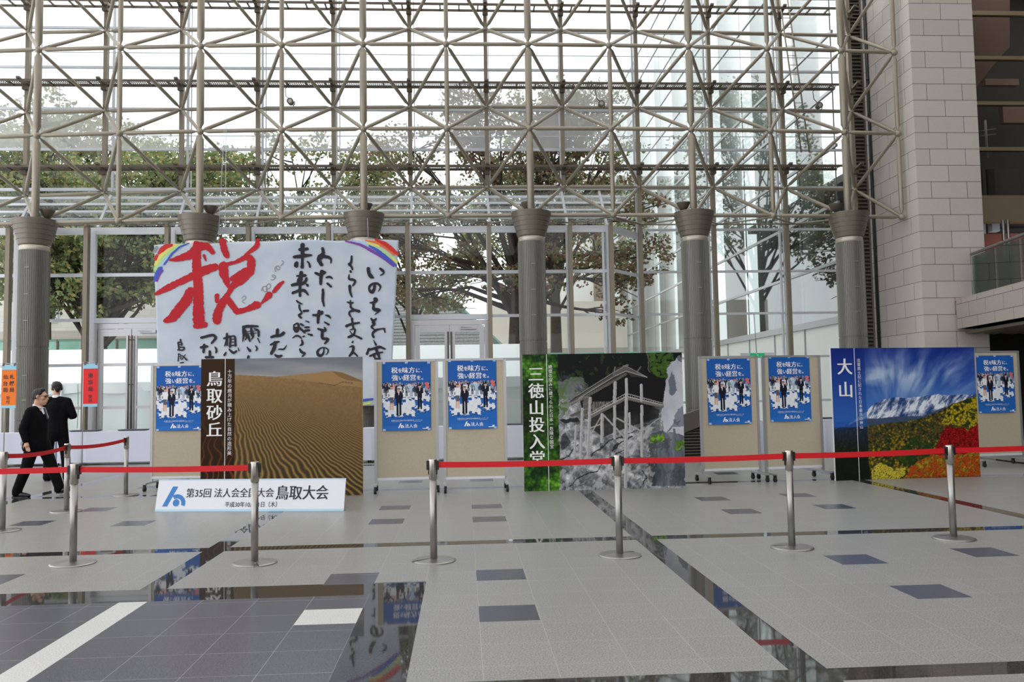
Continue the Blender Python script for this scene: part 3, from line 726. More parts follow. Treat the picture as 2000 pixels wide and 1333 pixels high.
# ---- trees
M_BARK = mat('tree_bark', (64, 54, 46), .9, var=.25, scale=12, bump=.6)
def leaf_mat(name, cols):
    m, n = new_mat(name)
    o = N(n, 'ShaderNodeOutputMaterial'); b = N(n, 'ShaderNodeBsdfPrincipled'); tr = N(n, 'ShaderNodeBsdfTranslucent'); mx = N(n, 'ShaderNodeMixShader'); mx.inputs[0].default_value = .35
    n.links.new(b.outputs[0], mx.inputs[1]); n.links.new(tr.outputs[0], mx.inputs[2]); n.links.new(mx.outputs[0], o.inputs[0]); setin(b, Roughness=.55)
    g = N(n, 'ShaderNodeNewGeometry'); r = N(n, 'ShaderNodeValToRGB'); r.color_ramp.interpolation = 'CONSTANT'
    while len(r.color_ramp.elements) < len(cols): r.color_ramp.elements.new(.5)
    for i, c in enumerate(cols): r.color_ramp.elements[i].position = i/len(cols); r.color_ramp.elements[i].color = lin(c)
    n.links.new(g.outputs['Random Per Island'], r.inputs[0])
    n.links.new(r.outputs[0], b.inputs['Base Color']); n.links.new(r.outputs[0], tr.inputs[0])
    return m
LEAF_G = leaf_mat('green_leaves', [(116, 132, 78), (132, 144, 92), (96, 112, 68), (156, 160, 112), (108, 124, 76), (172, 156, 92)])
LEAF_A = leaf_mat('autumn_leaves', [(118, 120, 80), (134, 102, 76), (106, 112, 74), (142, 106, 82), (118, 88, 68), (132, 130, 90)])
LEAF_M = leaf_mat('mixed_leaves', [(118, 130, 78), (138, 144, 96), (104, 118, 72), (160, 132, 84), (126, 134, 90), (150, 152, 108)])
def tree(label, x, y, h, trunk, blobs, lm, n, seed, leaf=.17, lean=(0, 0)):
    """blobs: crown masses (dx, dy, z, rx, ry, rz) hung on branches"""
    rnd = random.Random(seed); t = thing('tree', label, 'tree', (x, y, 0), 'trees outside the glass wall')
    m = MB(); top = Vector((x+lean[0], y+lean[1], h*.62))
    m.tube([(x, y, -.1), (x+lean[0]*.2, y, h*.2), (x+lean[0]*.55, y+lean[1]*.5, h*.42), top], [trunk*1.15, trunk*.9, trunk*.7, trunk*.35], 12)
    m.build('trunk', M_BARK, t)
    br = MB()
    for bx, by, bz_, rx, ry, rz in blobs:
        c = Vector((x+bx, y+by, bz_)); s0 = Vector((x+lean[0]*.4, y, h*.3)).lerp(top, rnd.random()*.8)
        mid = s0.lerp(c, .5)+Vector((rnd.uniform(-.4, .4), rnd.uniform(-.4, .4), rnd.uniform(-.1, .5)))
        br.tube([s0, mid, c], [trunk*.26, trunk*.14, .02], 7)
        for _ in range(7):
            e = c+Vector((rnd.uniform(-1, 1)*rx, rnd.uniform(-1, 1)*ry, rnd.uniform(-.8, .8)*rz)); q = mid.lerp(c, rnd.random())
            br.tube([q, q.lerp(e, .5)+Vector((0, 0, rnd.uniform(-.2, .3))), e], [.04, .026, .01], 5)
    br.build('branches', M_BARK, t)
    tot = sum(b[3]*b[4]*b[5] for b in blobs); V = np.zeros((n*4, 3)); k = 0; rs = np.random.RandomState(seed)
    for bx, by, bz_, rx, ry, rz in blobs:
        q = int(n*(rx*ry*rz)/tot)
        d = rs.normal(size=(q, 3)); d /= np.linalg.norm(d, axis=1)[:, None]
        r = rs.uniform(.25, 1, q)**.5
        # leaves gather in small sprays
        cl = rs.randint(0, max(1, q//26), q); cc = rs.normal(size=(max(1, q//26), 3)); cc /= np.linalg.norm(cc, axis=1)[:, None]; cc *= rs.uniform(.3, 1.05, len(cc))[:, None]**.6
        pos = cc[cl]+d*r[:, None]*.26
        pos = pos*np.array([rx, ry, rz])+np.array([x+bx, y+by, bz_])
        u = rs.normal(size=(q, 3)); u /= np.linalg.norm(u, axis=1)[:, None]
        w = np.cross(u, rs.normal(size=(q, 3))); w /= np.linalg.norm(w, axis=1)[:, None]
        sz = leaf*rs.uniform(.6, 1.25, q)[:, None]
        P4 = np.stack([pos-u*sz*.5, pos+w*sz*.32, pos+u*sz*.5, pos-w*sz*.32], 1).reshape(-1, 3)
        V[k:k+len(P4)] = P4; k += len(P4)
    V = V[:k]; F = np.arange(k).reshape(-1, 4)
    me = bpy.data.meshes.new('foliage'); me.from_pydata((V-np.array([x, y, 0])).tolist(), [], F.tolist()); me.materials.append(lm)
    o = bpy.data.objects.new('foliage', me); COL.objects.link(o); o.parent = t
def blobs(rnd, w, z0, z1, k, r=1.6):
    return [(rnd.uniform(-w, w), rnd.uniform(-1.6, 1.6), rnd.uniform(z0, z1), r*rnd.uniform(.7, 1.2), r*rnd.uniform(.7, 1.1), r*rnd.uniform(.5, .8)) for _ in range(k)]
R = random.Random(3)
def crown(seed, w, z0, z1, k, r, dx=0.): return [(b[0]+dx,)+b[1:] for b in blobs(random.Random(seed), w, z0, z1, k, r)]
tree('leafy green tree with a dark forked trunk behind the left-hand doors', -13.4, 31.0, 10.0, .40, crown(1, 4.4, 5.2, 10.6, 38, 1.6)+crown(21, 2.6, 4.9, 7.4, 16, 1.4, .6), LEAF_G, 32000, 11, .19)
tree('green tree whose slim dark trunk shows left of the left-hand doors', -15.4, 34.5, 10.5, .24, crown(2, 3.6, 6.0, 11.2, 22, 1.7), LEAF_G, 11000, 12, .2)
tree('thick-trunked tree with browning autumn leaves behind the column at the middle', 2.0, 30.5, 12.0, .46, [(-4.6, 0, 5.4, 1.7, 1.4, .8), (-5.4, .4, 7.6, 1.7, 1.4, 1.0), (-3.6, 0, 8.6, 1.7, 1.4, 1.0), (-2.4, 0, 6.4, 1.3, 1.2, .8), (-3.4, .3, 5.2, 1.4, 1.2, .7)]+crown(3, 4.4, 5.6, 12.4, 26, 1.4, .3)+[(4.2, 0, 5.4, 1.3, 1.2, .8), (4.9, .3, 6.6, 1.3, 1.1, .9), (4.8, 0, 8.2, 1.2, 1.1, .8), (3.9, .2, 4.3, .9, .8, .5)], LEAF_A, 24000, 13, .16, (.2, 0))
tree('green and yellow tree filling the glass above the calligraphy banner', -7.0, 36.0, 11, .3, crown(4, 3.6, 7.4, 12.2, 24, 1.6), LEAF_M, 15000, 14, .19)
tree('lower yellowing tree between the banner and the thick-trunked tree', -2.2, 38.0, 10, .28, crown(5, 2.4, 6.0, 11.0, 13, 1.5), LEAF_M, 8000, 15, .19)
tree('far pale green tree at the left edge above the other crowns', -19.5, 39.5, 13.5, .34, crown(6, 4.6, 8.0, 15.0, 26, 1.9), LEAF_M, 12000, 16, .24)
tree('tall hazy tree top rising above the middle of the glass wall', 5.0, 44.0, 16.5, .36, crown(7, 4.4, 9.5, 17.4, 26, 1.9), LEAF_G, 12000, 17, .22)

# ================================================================== PICTURES (printed boards)
class Pic:
    """a print worked out point by point: u to the right, v down, colours 0..255"""
    def __init__(s, w, h, rgb):
        s.w, s.h = w, h; s.U, s.V = np.meshgrid(np.linspace(0, 1, w), np.linspace(0, 1, h)); s.a = s.h/s.w
        s.c = np.ones((h, w, 3))*np.array(rgb, float)
    def noise(s, fx, fy, seed, octv=4, U=None, V=None, gain=.5):
        U = s.U if U is None else U; V = s.V if V is None else V
        rs = np.random.RandomState(seed); out = np.zeros_like(U); amp = 1; tot = 0
        for _ in range(octv):
            g = rs.rand(64, 64); x = U*fx+100; y = V*fy+100; xi = np.floor(x).astype(int); yi = np.floor(y).astype(int); fx_, fy_ = x-xi, y-yi
            fx_ = fx_*fx_*(3-2*fx_); fy_ = fy_*fy_*(3-2*fy_); G = lambda a, b: g[b % 64, a % 64]
            out += amp*((G(xi, yi)*(1-fx_)+G(xi+1, yi)*fx_)*(1-fy_)+(G(xi, yi+1)*(1-fx_)+G(xi+1, yi+1)*fx_)*fy_); tot += amp; amp *= gain; fx *= 2; fy *= 2
        return out/tot
    def cells(s, fx, fy, seed, U=None, V=None):
        """distance to and random value of the nearest scattered point"""
        U = s.U if U is None else U; V = s.V if V is None else V
        rs = np.random.RandomState(seed); g = rs.rand(64, 64, 3); x = U*fx; y = V*fy; xi = np.floor(x).astype(int); yi = np.floor(y).astype(int)
        best = np.full(U.shape, 9.); val = np.zeros(U.shape)
        for dx in (-1, 0, 1):
            for dy in (-1, 0, 1):
                p = g[(yi+dy) % 64, (xi+dx) % 64]; d = np.hypot(xi+dx+p[..., 0]-x, yi+dy+p[..., 1]-y); k = d < best
                best = np.where(k, d, best); val = np.where(k, p[..., 2], val)
        return best, val
    def poly(s, pts):
        ins = np.zeros(s.U.shape, bool); n = len(pts)
        for i in range(n):
            (x0, y0), (x1, y1) = pts[i], pts[(i+1) % n]
            if y0 == y1: continue
            k = ((y0 > s.V) != (y1 > s.V)) & (s.U < (x1-x0)*(s.V-y0)/(y1-y0)+x0); ins ^= k
        return ins
    def line(s, pts, w):
        m = np.zeros(s.U.shape, bool)
        for (x0, y0), (x1, y1) in zip(pts[:-1], pts[1:]):
            dx, dy = x1-x0, (y1-y0)*s.a; L = dx*dx+dy*dy+1e-12
            t = np.clip(((s.U-x0)*dx+(s.V-y0)*s.a*dy)/L, 0, 1); m |= np.hypot(s.U-x0-t*dx, (s.V-y0)*s.a-t*dy) < w/2
        return m
    def put(s, m, rgb, f=1.):
        m = m.astype(float)*f; s.c = s.c*(1-m[..., None])+np.array(rgb, float)*m[..., None]
    def mix(s, a, b, t): t = np.clip(t, 0, 1)[..., None]; return np.array(a, float)*(1-t)+np.array(b, float)*t
    def ridge(s, pts):
        return np.interp(s.U, [p[0] for p in pts], [p[1] for p in pts])
    def mesh(s, place, name):
        me = bpy.data.meshes.new(name); w, h = s.w, s.h
        v = [place(s.U[j, i], s.V[j, i]) for j in range(h) for i in range(w)]
        idx = np.arange(w*h).reshape(h, w); F = np.stack([idx[1:, :-1], idx[1:, 1:], idx[:-1, 1:], idx[:-1, :-1]], -1).reshape(-1, 4)
        me.from_pydata(v, [], F.tolist()); c = np.clip(s.c, 0, 255)/255; c = np.where(c <= .04045, c/12.92, ((c+.055)/1.055)**2.4)
        at = me.color_attributes.new('print', 'FLOAT_COLOR', 'POINT'); at.data.foreach_set('color', np.concatenate([c, np.ones((h, w, 1))], -1).astype(np.float32).ravel())
        return me

def dune_pic():
    p = Pic(380, 330, (120, 96, 60)); Z = lambda x, y: ((x-474)/1243, (y-88+18*(x-474)/1243)/1052)
    U, V = p.U, p.V
    rid = p.ridge([Z(727, 205), Z(850, 212), Z(1050, 222), Z(1200, 208), Z(1330, 196), Z(1400, 184), Z(1480, 178), Z(1560, 190), Z(1640, 222), Z(1708, 250)])
    sky = p.mix((112, 118, 126), (150, 149, 150), V/.14+.3*(p.noise(5, 18, 1)-.5)*2)
    sky = sky+((p.noise(3, 14, 2)-.5)*46)[..., None]
    p.c = sky
    sand = p.mix((140, 112, 74), (100, 78, 48), (V-.1)*1.25+.15*(p.noise(4, 4, 3)-.5))
    sand = sand+((p.noise(90, 90, 4, 2)-.5)*16)[..., None]
    vx, vy = Z(640, 150)
    k = np.maximum(V-vy, .015); wv = (U-vx)*1.18/k+.30*(p.noise(3.2, 3.2, 5, 2)-.5)/np.maximum(k*2.2, .25)+.05*(p.noise(15, 11, 6, 2)-.5)/np.maximum(k*1.6, .25)+.007*np.sin(V*60+U*22+6*p.noise(5, 5, 7, 2))/np.maximum(k*2, .3)
    per = .060; ph = (wv/per) % 1; tri = np.abs(ph-.45)*2
    amp = np.clip((V-.14)*2.6, 0, 1)*np.clip(1.25-(U-.25)*1.15-.35*np.clip(.62-V, 0, 1)*(U*2.2)+np.clip(V-.45, 0, 1)*1.35, .0, 1)
    low = p.mix((84, 68, 42), (50, 45, 32), (V-.3)*1.3); hi = p.mix((146, 116, 68), (158, 130, 72), V)
    rip = low+(hi-low)*np.clip(1.2-tri*1.75, 0, 1)[..., None]
    sand = sand*(1-(amp*.85)[..., None])+rip*(amp*.85)[..., None]
    m = V > rid; p.c = np.where(m[..., None], sand, p.c)
    hill = p.poly([Z(1040, 222), Z(1200, 208), Z(1330, 196), Z(1400, 184), Z(1480, 178), Z(1560, 190), Z(1640, 222), Z(1708, 250), Z(1708, 300), Z(1560, 290), Z(1380, 270), Z(1200, 240)])
    p.put(hill, (158, 126, 84), .8); p.put(p.poly([Z(1480, 180), Z(1560, 190), Z(1640, 222), Z(1708, 250), Z(1708, 262), Z(1600, 250), Z(1540, 225)]), (122, 94, 60), .8)
    p.put(p.line([Z(1380, 268), Z(1500, 290), Z(1560, 262), Z(1640, 272)], .004), (70, 54, 36), .7)
    # dark title strip with glowing wavy grain
    st = U < .207; g = (U+.012*np.sin(V*19+U*30)+.01*np.sin(V*43))*24
    gl = np.clip(1-np.abs((g % 1)-.5)*5.5, 0, 1)*np.clip((V-.3)*1.6, 0, 1)
    c = p.mix((52, 34, 14), (40, 24, 12), V)+gl[..., None]*np.array((104, 48, 12)); p.c = np.where(st[..., None], c, p.c)
    return p
def temple_pic():
    p = Pic(400, 340, (90, 92, 96)); U, V = p.U, p.V
    def Z(x, y): v = (y-95)/1150; u = (x-88-16*v)/1347; return (u, (y-95+13*u)/1150)
    n1 = p.noise(14, 12, 1, 5, gain=.62); n2 = p.noise(40, 30, 2, 3); n3 = p.noise(6, 20, 3, 4, U+V*.5, V-U*.6, gain=.6)
    rock = p.mix((82, 84, 88), (184, 184, 186), (n1*.55+n3*.75-.34)*1.6)+((n2-.5)*50)[..., None]
    p.c = rock*np.clip(.62+.9*p.noise(60, 46, 31, 4, gain=.7), .5, 1.3)[..., None]
    U0, V0 = U.copy(), V.copy(); p.U = U0+.045*(p.noise(20, 17, 41, 4)-.5); p.V = V0+.045*(p.noise(20, 17, 42, 4)-.5)
    dark = p.ridge([(0, .6), (.22, .26), (.34, .30), (.42, .42), (.5, .52), (.62, .5), (.75, .58), (.86, .45), (1, .2)])
    t = np.clip((dark-V)*7+.7*(n1-.5)*3, 0, 1); p.c = p.c*(1-t[..., None])+np.array((13, 15, 14))*t[..., None]
    p.put((p.noise(30, 26, 6, 3) > .66) & (V < .34) & (U > .22) & (U < .62), (40, 62, 30), .75)
    m = p.poly([Z(375, 330), Z(470, 300), Z(600, 300), Z(640, 360), Z(540, 460), Z(480, 560), Z(400, 640), Z(380, 600)]); p.put(m & (n1 > .42), (112, 122, 112), .75); p.put(m & (p.noise(22, 22, 7, 3) > .58), (84, 108, 52), .8)
    p.put(p.poly([Z(400, 640), Z(560, 620), Z(560, 660), Z(430, 690)]), (18, 18, 18), .8)
    # right-hand pale cliff
    m = p.poly([Z(1320, 180), Z(1440, 90), Z(1452, 900), Z(1380, 820), Z(1230, 745), Z(1265, 560), Z(1300, 320)])
    p.c = np.where(m[..., None], p.mix((150, 154, 164), (206, 208, 214), p.noise(8, 5, 9, 5)*1.5-.2), p.c)
    p.put(m & (p.noise(16, 5, 10, 4) > .6), (84, 90, 104), .8); p.put(p.poly([Z(1390, 560), Z(1440, 540), Z(1450, 720), Z(1340, 720)]), (96, 102, 116), .7)
    m = p.poly([Z(1180, 760), Z(1260, 740), Z(1450, 800), Z(1452, 1215), Z(1160, 1225), Z(1200, 900)]); c = p.mix((44, 50, 58), (150, 156, 166), p.noise(18, 4, 11, 4)*1.5-.35); p.c = np.where(m[..., None], c, p.c)
    p.put(p.poly([Z(1140, 850), Z(1200, 850), Z(1190, 960), Z(1160, 1220), Z(1140, 1220)]), (40, 42, 46), .5)
    p.put((p.noise(26, 20, 33, 4, gain=.65) > .60) & (V > .5) & (U > .22), (60, 62, 66), .4); p.put((p.noise(30, 12, 34, 4, U+V*.5, V-U*.6) > .63) & (V > .55) & (U < .84), (206, 206, 206), .5)
    # boulders' seams
    for l in ([(650, 950), (760, 860), (900, 800), (1040, 740), (1240, 640)], [(480, 1210), (560, 1120), (700, 1080), (800, 980), (920, 900)], [(840, 900), (900, 840), (1000, 790)], [(400, 1000), (470, 960), (560, 860)], [(1060, 1215), (1110, 1150), (1090, 1080)]):
        p.put(p.line([Z(*q) for q in l], .008), (34, 35, 38), .8)
    p.put(p.poly([Z(410, 790), Z(450, 760), Z(490, 830), Z(470, 870), Z(430, 900)]), (40, 42, 46), .7)
    # leaves at the top right, tufts at the foot
    for q, g in (([(1150, 80), (1370, 80), (1330, 200), (1300, 300), (1230, 280), (1180, 240)], 13), ([(1150, 800), (1260, 760), (1280, 810), (1200, 850), (1170, 860)], 14), ([(1380, 840), (1450, 830), (1450, 900), (1380, 920), (1360, 890)], 15)):
        mm = p.poly([Z(*a) for a in q]); d, v = p.cells(50, 44, g); ok = mm & (d < .62)
        p.c = np.where(ok[..., None], p.mix((46, 78, 22), (122, 168, 46) if g > 13 else (66, 96, 32), v), p.c)
    p.put(p.line([Z(1150, 90), Z(1155, 180), Z(1170, 250)], .004), (120, 120, 110))
    p.U, p.V = U0, V0
    # temple: deck, posts, walls, roofs
    W = (184, 184, 184); Dk = (60, 58, 56); G = (120, 118, 114)
    p.put(p.poly([Z(560, 460), Z(960, 300), Z(1290, 300), Z(1260, 560), Z(960, 480), Z(650, 640), Z(590, 560)]), (16, 16, 16), .93)
    p.put(p.poly([Z(650, 640), Z(960, 490), Z(1240, 570), Z(1230, 640), Z(960, 720), Z(760, 800), Z(660, 720)]), (24, 24, 24), .75)
    R1 = [Z(480, 505), Z(555, 455), Z(860, 265), Z(870, 240), Z(955, 195), Z(1010, 235), Z(1090, 270), Z(1140, 290), Z(1060, 270), Z(960, 235), Z(885, 280), Z(860, 275), Z(640, 420), Z(560, 470), Z(510, 525)]
    p.put(p.poly([Z(540, 450), Z(840, 255), Z(860, 210), Z(955, 195), Z(1060, 250), Z(1140, 295), Z(1010, 290), Z(960, 250), Z(880, 300), Z(640, 440), Z(500, 530), Z(480, 500)]), (52, 52, 50))
    p.put(p.poly(R1), (92, 91, 88)); p.put(p.line([Z(540, 450), Z(850, 255), Z(955, 195), Z(1060, 250), Z(1140, 295)], .004), (150, 148, 144)); p.put(p.line([Z(560, 470), Z(860, 285), Z(960, 240), Z(1140, 295)], .004), (168, 166, 160))
    p.put(p.line([Z(855, 275), Z(868, 205)], .008), (110, 108, 104)); p.put(p.line([Z(940, 200), Z(975, 190)], .012), (120, 118, 114)); p.put(p.line([Z(1060, 240), Z(1085, 205)], .008), (100, 98, 94))
    for k in range(46):
        a = k/45; q = Z(560+400*a, 480-225*a); p.put(p.line([q, (q[0]+.004, q[1]+.016)], .003), (176, 172, 166), .8)
    p.put(p.poly([Z(485, 610), Z(590, 565), Z(590, 590), Z(500, 625)]), (90, 90, 88)); p.put(p.line([Z(490, 515), Z(600, 460)], .012), (130, 128, 124)); p.put(p.line([Z(530, 690), Z(600, 650)], .012), (90, 88, 84))
    p.put(p.poly([Z(598, 450), Z(645, 455), Z(640, 650), Z(592, 640)]), (140, 138, 134))
    for k in range(9): p.put(p.line([Z(600+k*5, 455), Z(596+k*5, 645)], .0022), (70, 68, 66)); p.put(p.line([Z(598, 470+k*20), Z(644, 474+k*20)], .0022), (80, 78, 76))
    for k in range(12): p.put(p.line([Z(680+k*12, 500), Z(680+k*12, 588-k*5)], .003), (168, 166, 160))
    p.put(p.line([Z(645, 635), Z(960, 470), Z(1265, 545)], .018), (112, 110, 106)); p.put(p.line([Z(660, 610), Z(960, 455), Z(1265, 530)], .005), (190, 188, 184)); p.put(p.line([Z(670, 585), Z(960, 430), Z(1265, 515)], .004), (170, 168, 164))
    for k in range(16): q = Z(670+k*19, 610-k*10.2); p.put(p.line([q, (q[0], q[1]-.022)], .003), (160, 158, 154))
    for k in range(15): q = Z(975+k*19.5, 455+k*5.6); p.put(p.line([q, (q[0], q[1]-.022)], .003), (150, 148, 144))
    for x0, y0, x1, y1, w in ((535, 700, 520, 965, .014), (590, 560, 572, 970, .017), (657, 470, 632, 960, .019), (615, 740, 615, 860, .010), (755, 610, 752, 835, .020), (868, 340, 860, 500, .020), (862, 540, 858, 805, .018), (963, 310, 962, 470, .018), (960, 490, 945, 1215, .021), (1088, 360, 1088, 490, .017), (1090, 540, 1086, 960, .018), (985, 600, 990, 760, .014)):
        p.put(p.line([Z(x0, y0), Z(x1, y1)], w), W); p.put(p.line([Z(x0+5, y0), Z(x1+5, y1)], w*.4), (150, 148, 146), .8)
    for x0, y0, x1, y1, w in ((745, 625, 650, 790, .007), (770, 615, 945, 805, .010), (600, 740, 740, 690, .008), (880, 640, 1080, 750, .009), (960, 840, 1240, 640, .006)):
        p.put(p.line([Z(x0, y0), Z(x1, y1)], w), (168, 166, 162))
    # mossy title strip
    d, v = p.cells(46, 40, 21); lf = p.noise(7, 7, 22, 4); g = p.mix((14, 44, 14), (104, 168, 40), lf*1.9-.55+.35*(v-.5)+.75*np.clip(V-.66, 0, 1)*2)
    g = g*np.clip(1.25-d*.7, .4, 1.2)[..., None]; shd = np.clip(1-np.abs(V-.46)*3.4, 0, .8)*np.clip(1.3-U*5.5, .2, 1); g = g*(1-shd[..., None]*.8)
    edge = .222+.02*(p.noise(3, 26, 23, 3)-.5); m = U < edge; p.c = np.where(m[..., None], g, p.c)
    return p
def mountain_pic():
    p = Pic(390, 340, (40, 70, 150)); U, V = p.U, p.V
    def Z(x, y): v = (y-98)/1140; u = (x-122-25*v)/1243; return (u, (y-98+23*u)/1120)
    p.c = p.mix((26, 46, 128), (70, 122, 196), V*2.1)
    # fan of streaming cloud
    cx, cy = Z(640, 860); ang = np.arctan2(U-cx, cy-V); rr = np.hypot(U-cx, cy-V)
    st = p.noise(20, 3.2, 1, 4, ang*.42+.5+.03*(p.noise(5, 5, 21, 3)-.5), rr); bl = p.noise(4, 3.4, 2, 4)
    env = np.clip((U-.2)*7, 0, 1)*np.clip(1-np.abs(V-.2-.05*(U-.6))*3.9+.25*(bl-.5)*2, 0, 1)
    cl = np.clip((st*.85+bl*.6-.50)*2.9, 0, 1)*env; p.c = p.c*(1-cl[..., None]*.8)+np.array((206, 220, 234))*cl[..., None]*.8
    m = np.clip(1-np.hypot((U-.30)/.13, (V-.22)/.085), 0, 1)*np.clip(p.noise(9, 12, 5, 4)*2-.4, 0, 1)*1.6; m = np.clip(m, 0, .75); p.c = p.c*(1-m[..., None])+np.array((196, 212, 228))*m[..., None]
    hz = np.clip((V-.28)*3.2, 0, 1)*np.clip((U-.25)*4, 0, 1)*(V < .5); p.c = p.c*(1-.35*hz[..., None])+np.array((150, 180, 216))*.35*hz[..., None]
    # snow mountain
    top = p.ridge([Z(122, 790), Z(300, 720), Z(400, 640), Z(480, 570), Z(560, 535), Z(650, 515), Z(760, 522), Z(880, 512), Z(960, 500), Z(1040, 488), Z(1120, 500), Z(1240, 490), Z(1385, 500)])+.012*(p.noise(50, 1, 7, 3)-.5)
    bot = p.ridge([Z(122, 800), Z(400, 705), Z(640, 690), Z(900, 680), Z(1080, 612), Z(1240, 560), Z(1385, 480)])
    sn = p.noise(30, 13, 8, 5, U+.5*(V-.42)+.04*(p.noise(9, 9, 22, 3)-.5), V, gain=.72); mt = p.mix((42, 66, 118), (226, 232, 240), (sn-.34-.55*np.clip((V-top)*3.2-.3, 0, 1))*4)
    m = (V > top) & (V < bot+.03); p.c = np.where(m[..., None], mt, p.c)
    U0, V0 = U.copy(), V.copy(); p.U = U0+.06*(p.noise(17, 15, 41, 4)-.5); p.V = V0+.06*(p.noise(17, 15, 42, 4)-.5)
    # foothills
    m = V > bot-.012*p.noise(12, 1, 9, 3); f1 = p.mix((66, 82, 112), (54, 66, 76), (V-bot)*9+p.noise(40, 40, 10, 3)-.5); p.c = np.where(m[..., None], f1, p.c)
    h2 = p.ridge([Z(122, 800), Z(400, 765), Z(560, 740), Z(760, 720), Z(860, 705), Z(960, 662), Z(1100, 610), Z(1200, 560), Z(1300, 530), Z(1385, 500)])+.014*(p.noise(30, 1, 12, 3)-.5)
    m = V > h2; near = np.clip((V-h2)*1.6, 0, 1); sc = 1.0
    jx, jy = .05*(p.noise(16, 16, 23, 3)-.5), .05*(p.noise(16, 16, 24, 3)-.5); d, v = p.cells(64, 58, 13, U+jx, V+jy); d2, v2 = p.cells(140, 124, 14, U+jx, V+jy); pat = p.noise(7, 7, 15, 4)
    fol = p.mix((104, 88, 44), (74, 88, 38), pat*2-.5); fol = np.where((v*.6+pat*.7 > .78)[..., None], p.mix((186, 160, 34), (140, 112, 40), v2), fol); fol = np.where((v < .25)[..., None], (52, 70, 32), fol)
    far = np.clip(1-(V-h2)*5, 0, 1)*np.clip(1.1-U*1.1, 0, 1); fol = fol*(1-far[..., None]*.6)+np.array((104, 88, 56))*far[..., None]*.6
    ylw = p.poly([Z(1060, 740), Z(1110, 620), Z(1290, 540), Z(1385, 490), Z(1390, 760), Z(1260, 780), Z(1180, 760)]); fol = np.where((ylw & (v > .3))[..., None], p.mix((214, 190, 44), (168, 150, 34), v2), fol)
    sh = np.clip(1.22-d*.75-d2*.3, .35, 1.15)[..., None]; p.c = np.where(m[..., None], fol*sh, p.c)
    gp = p.poly([Z(760, 900), Z(960, 800), Z(1020, 860), Z(940, 1000), Z(780, 1100), Z(640, 1040), Z(700, 940)]); p.put(gp & (pat > .42), (34, 62, 26), .8)
    red = p.poly([Z(980, 950), Z(1040, 840), Z(1110, 755), Z(1200, 790), Z(1290, 800), Z(1385, 735), Z(1393, 1190), Z(1100, 1150), Z(960, 1060)]); rc = p.mix((104, 10, 14), (196, 34, 30), v2*1.1-.1)*np.clip(1.25-d2*.6-d*.25, .35, 1.2)[..., None]; p.c = np.where((red & (V < Z(1300, 1010)[1]+.06*(pat-.5)*2))[..., None], rc, p.c)
    org = p.poly([Z(780, 1090), Z(960, 1000), Z(1393, 1000), Z(1393, 1200), Z(720, 1220)]); oc = p.mix((188, 84, 24), (140, 66, 24), v2)*np.clip(1.25-d2*.6, .4, 1.2)[..., None]; oc = np.where((v > .72)[..., None], p.mix((190, 150, 40), (90, 84, 30), v2), oc); p.c = np.where((org & (V > Z(1300, 1000)[1]+.05*(pat-.5)*2))[..., None], oc, p.c)
    yl = p.poly([Z(440, 1120), Z(520, 1080), Z(640, 1130), Z(730, 1120), Z(720, 1190), Z(560, 1215), Z(430, 1225)]); p.put(yl & (d2 < .55), (206, 190, 62)); dk = p.poly([Z(122, 1000), Z(420, 990), Z(440, 1240), Z(122, 1240)]); p.put(dk, (20, 30, 18), .75)
    p.U, p.V = U0, V0
    # blue title strip
    s1 = U < .228; f = np.where(V < .56, .62, .78); tint = p.mix((22, 40, 120), (36, 84, 170), V*1.7); tint = np.where((V > .60)[..., None], p.mix((24, 40, 80), (14, 24, 14), (V-.6)*5), tint); p.c = np.where(s1[..., None], p.c*(1-f[..., None])+tint*f[..., None], p.c)
    return p
M_PRINT = picture_mat('satin_print')
M_FOAM = mat('white_foam_edge', (226, 226, 224), .7)
M_INKW = mat('white_ink', (240, 240, 238), .5)
M_INKB = mat('black_ink', (30, 28, 38), .55)
def panel(name, label, L, Rr, H, pic, title, tsize, tpos, cap, csize, cpos, divu):
    L, Rr = Vector((*L, 0)), Vector((*Rr, 0)); d = Rr-L; W_ = d.length; dn = d.normalized(); nrm = Vector((dn.y, -dn.x, 0))
    t = thing(name, label, 'picture panel', tuple(L.lerp(Rr, .5)), 'large landscape picture panels'); o = ORIG[t.name]
    pt = lambda u, v, k=0.: tuple(L+d*u+Vector((0, 0, H*(1-v)))+nrm*k)
    m = MB(); bk = -nrm*.03; m.prism([pt(0, 1), pt(1, 1), pt(1, 0), pt(0, 0)], bk); m.build('board', M_FOAM, t)
    me = pic.mesh(lambda u, v: tuple(Vector(pt(u, v, .002))-o), 'print'); me.materials.append(M_PRINT)
    q = bpy.data.objects.new('print', me); COL.objects.link(q); q.parent = t; q['label'] = 'printed landscape photograph'
    m = MB(); write(m, title, tsize, lambda x, y, k: pt(tpos[0]+x/W_, tpos[1]-y/H, .004+k), offset=-.001, vertical=True, lead=tpos[2], mincho=.024); m.build('title_lettering', M_INKW, t)
    m = MB(); write(m, cap, csize, lambda x, y, k: pt(cpos[0]+x/W_, cpos[1]-y/H, .004+k), vertical=True, lead=cpos[2]); m.build('caption_lettering', M_INKW, t)
    m = MB(); a = pt(divu-.0018, 1, .003), pt(divu+.0018, 1, .003), pt(divu+.0018, 0, .003), pt(divu-.0018, 0, .003); m.add(a, [(0, 1, 2, 3)]); m.build('divider_line', M_INKW, t)
    for u in (.2, .8):
        m = MB(); a = Vector(pt(u, .25))-nrm*.035; b_ = Vector(pt(u, 1))-nrm*.5; m.bar(a, b_+Vector((0, 0, .02)), .04, .02); m.bar(b_+Vector((0, 0, .015)), Vector(pt(u, 1))-nrm*.035+Vector((0, 0, .015)), .04, .02); m.build('rear_strut', M_ALU, t)
    return t
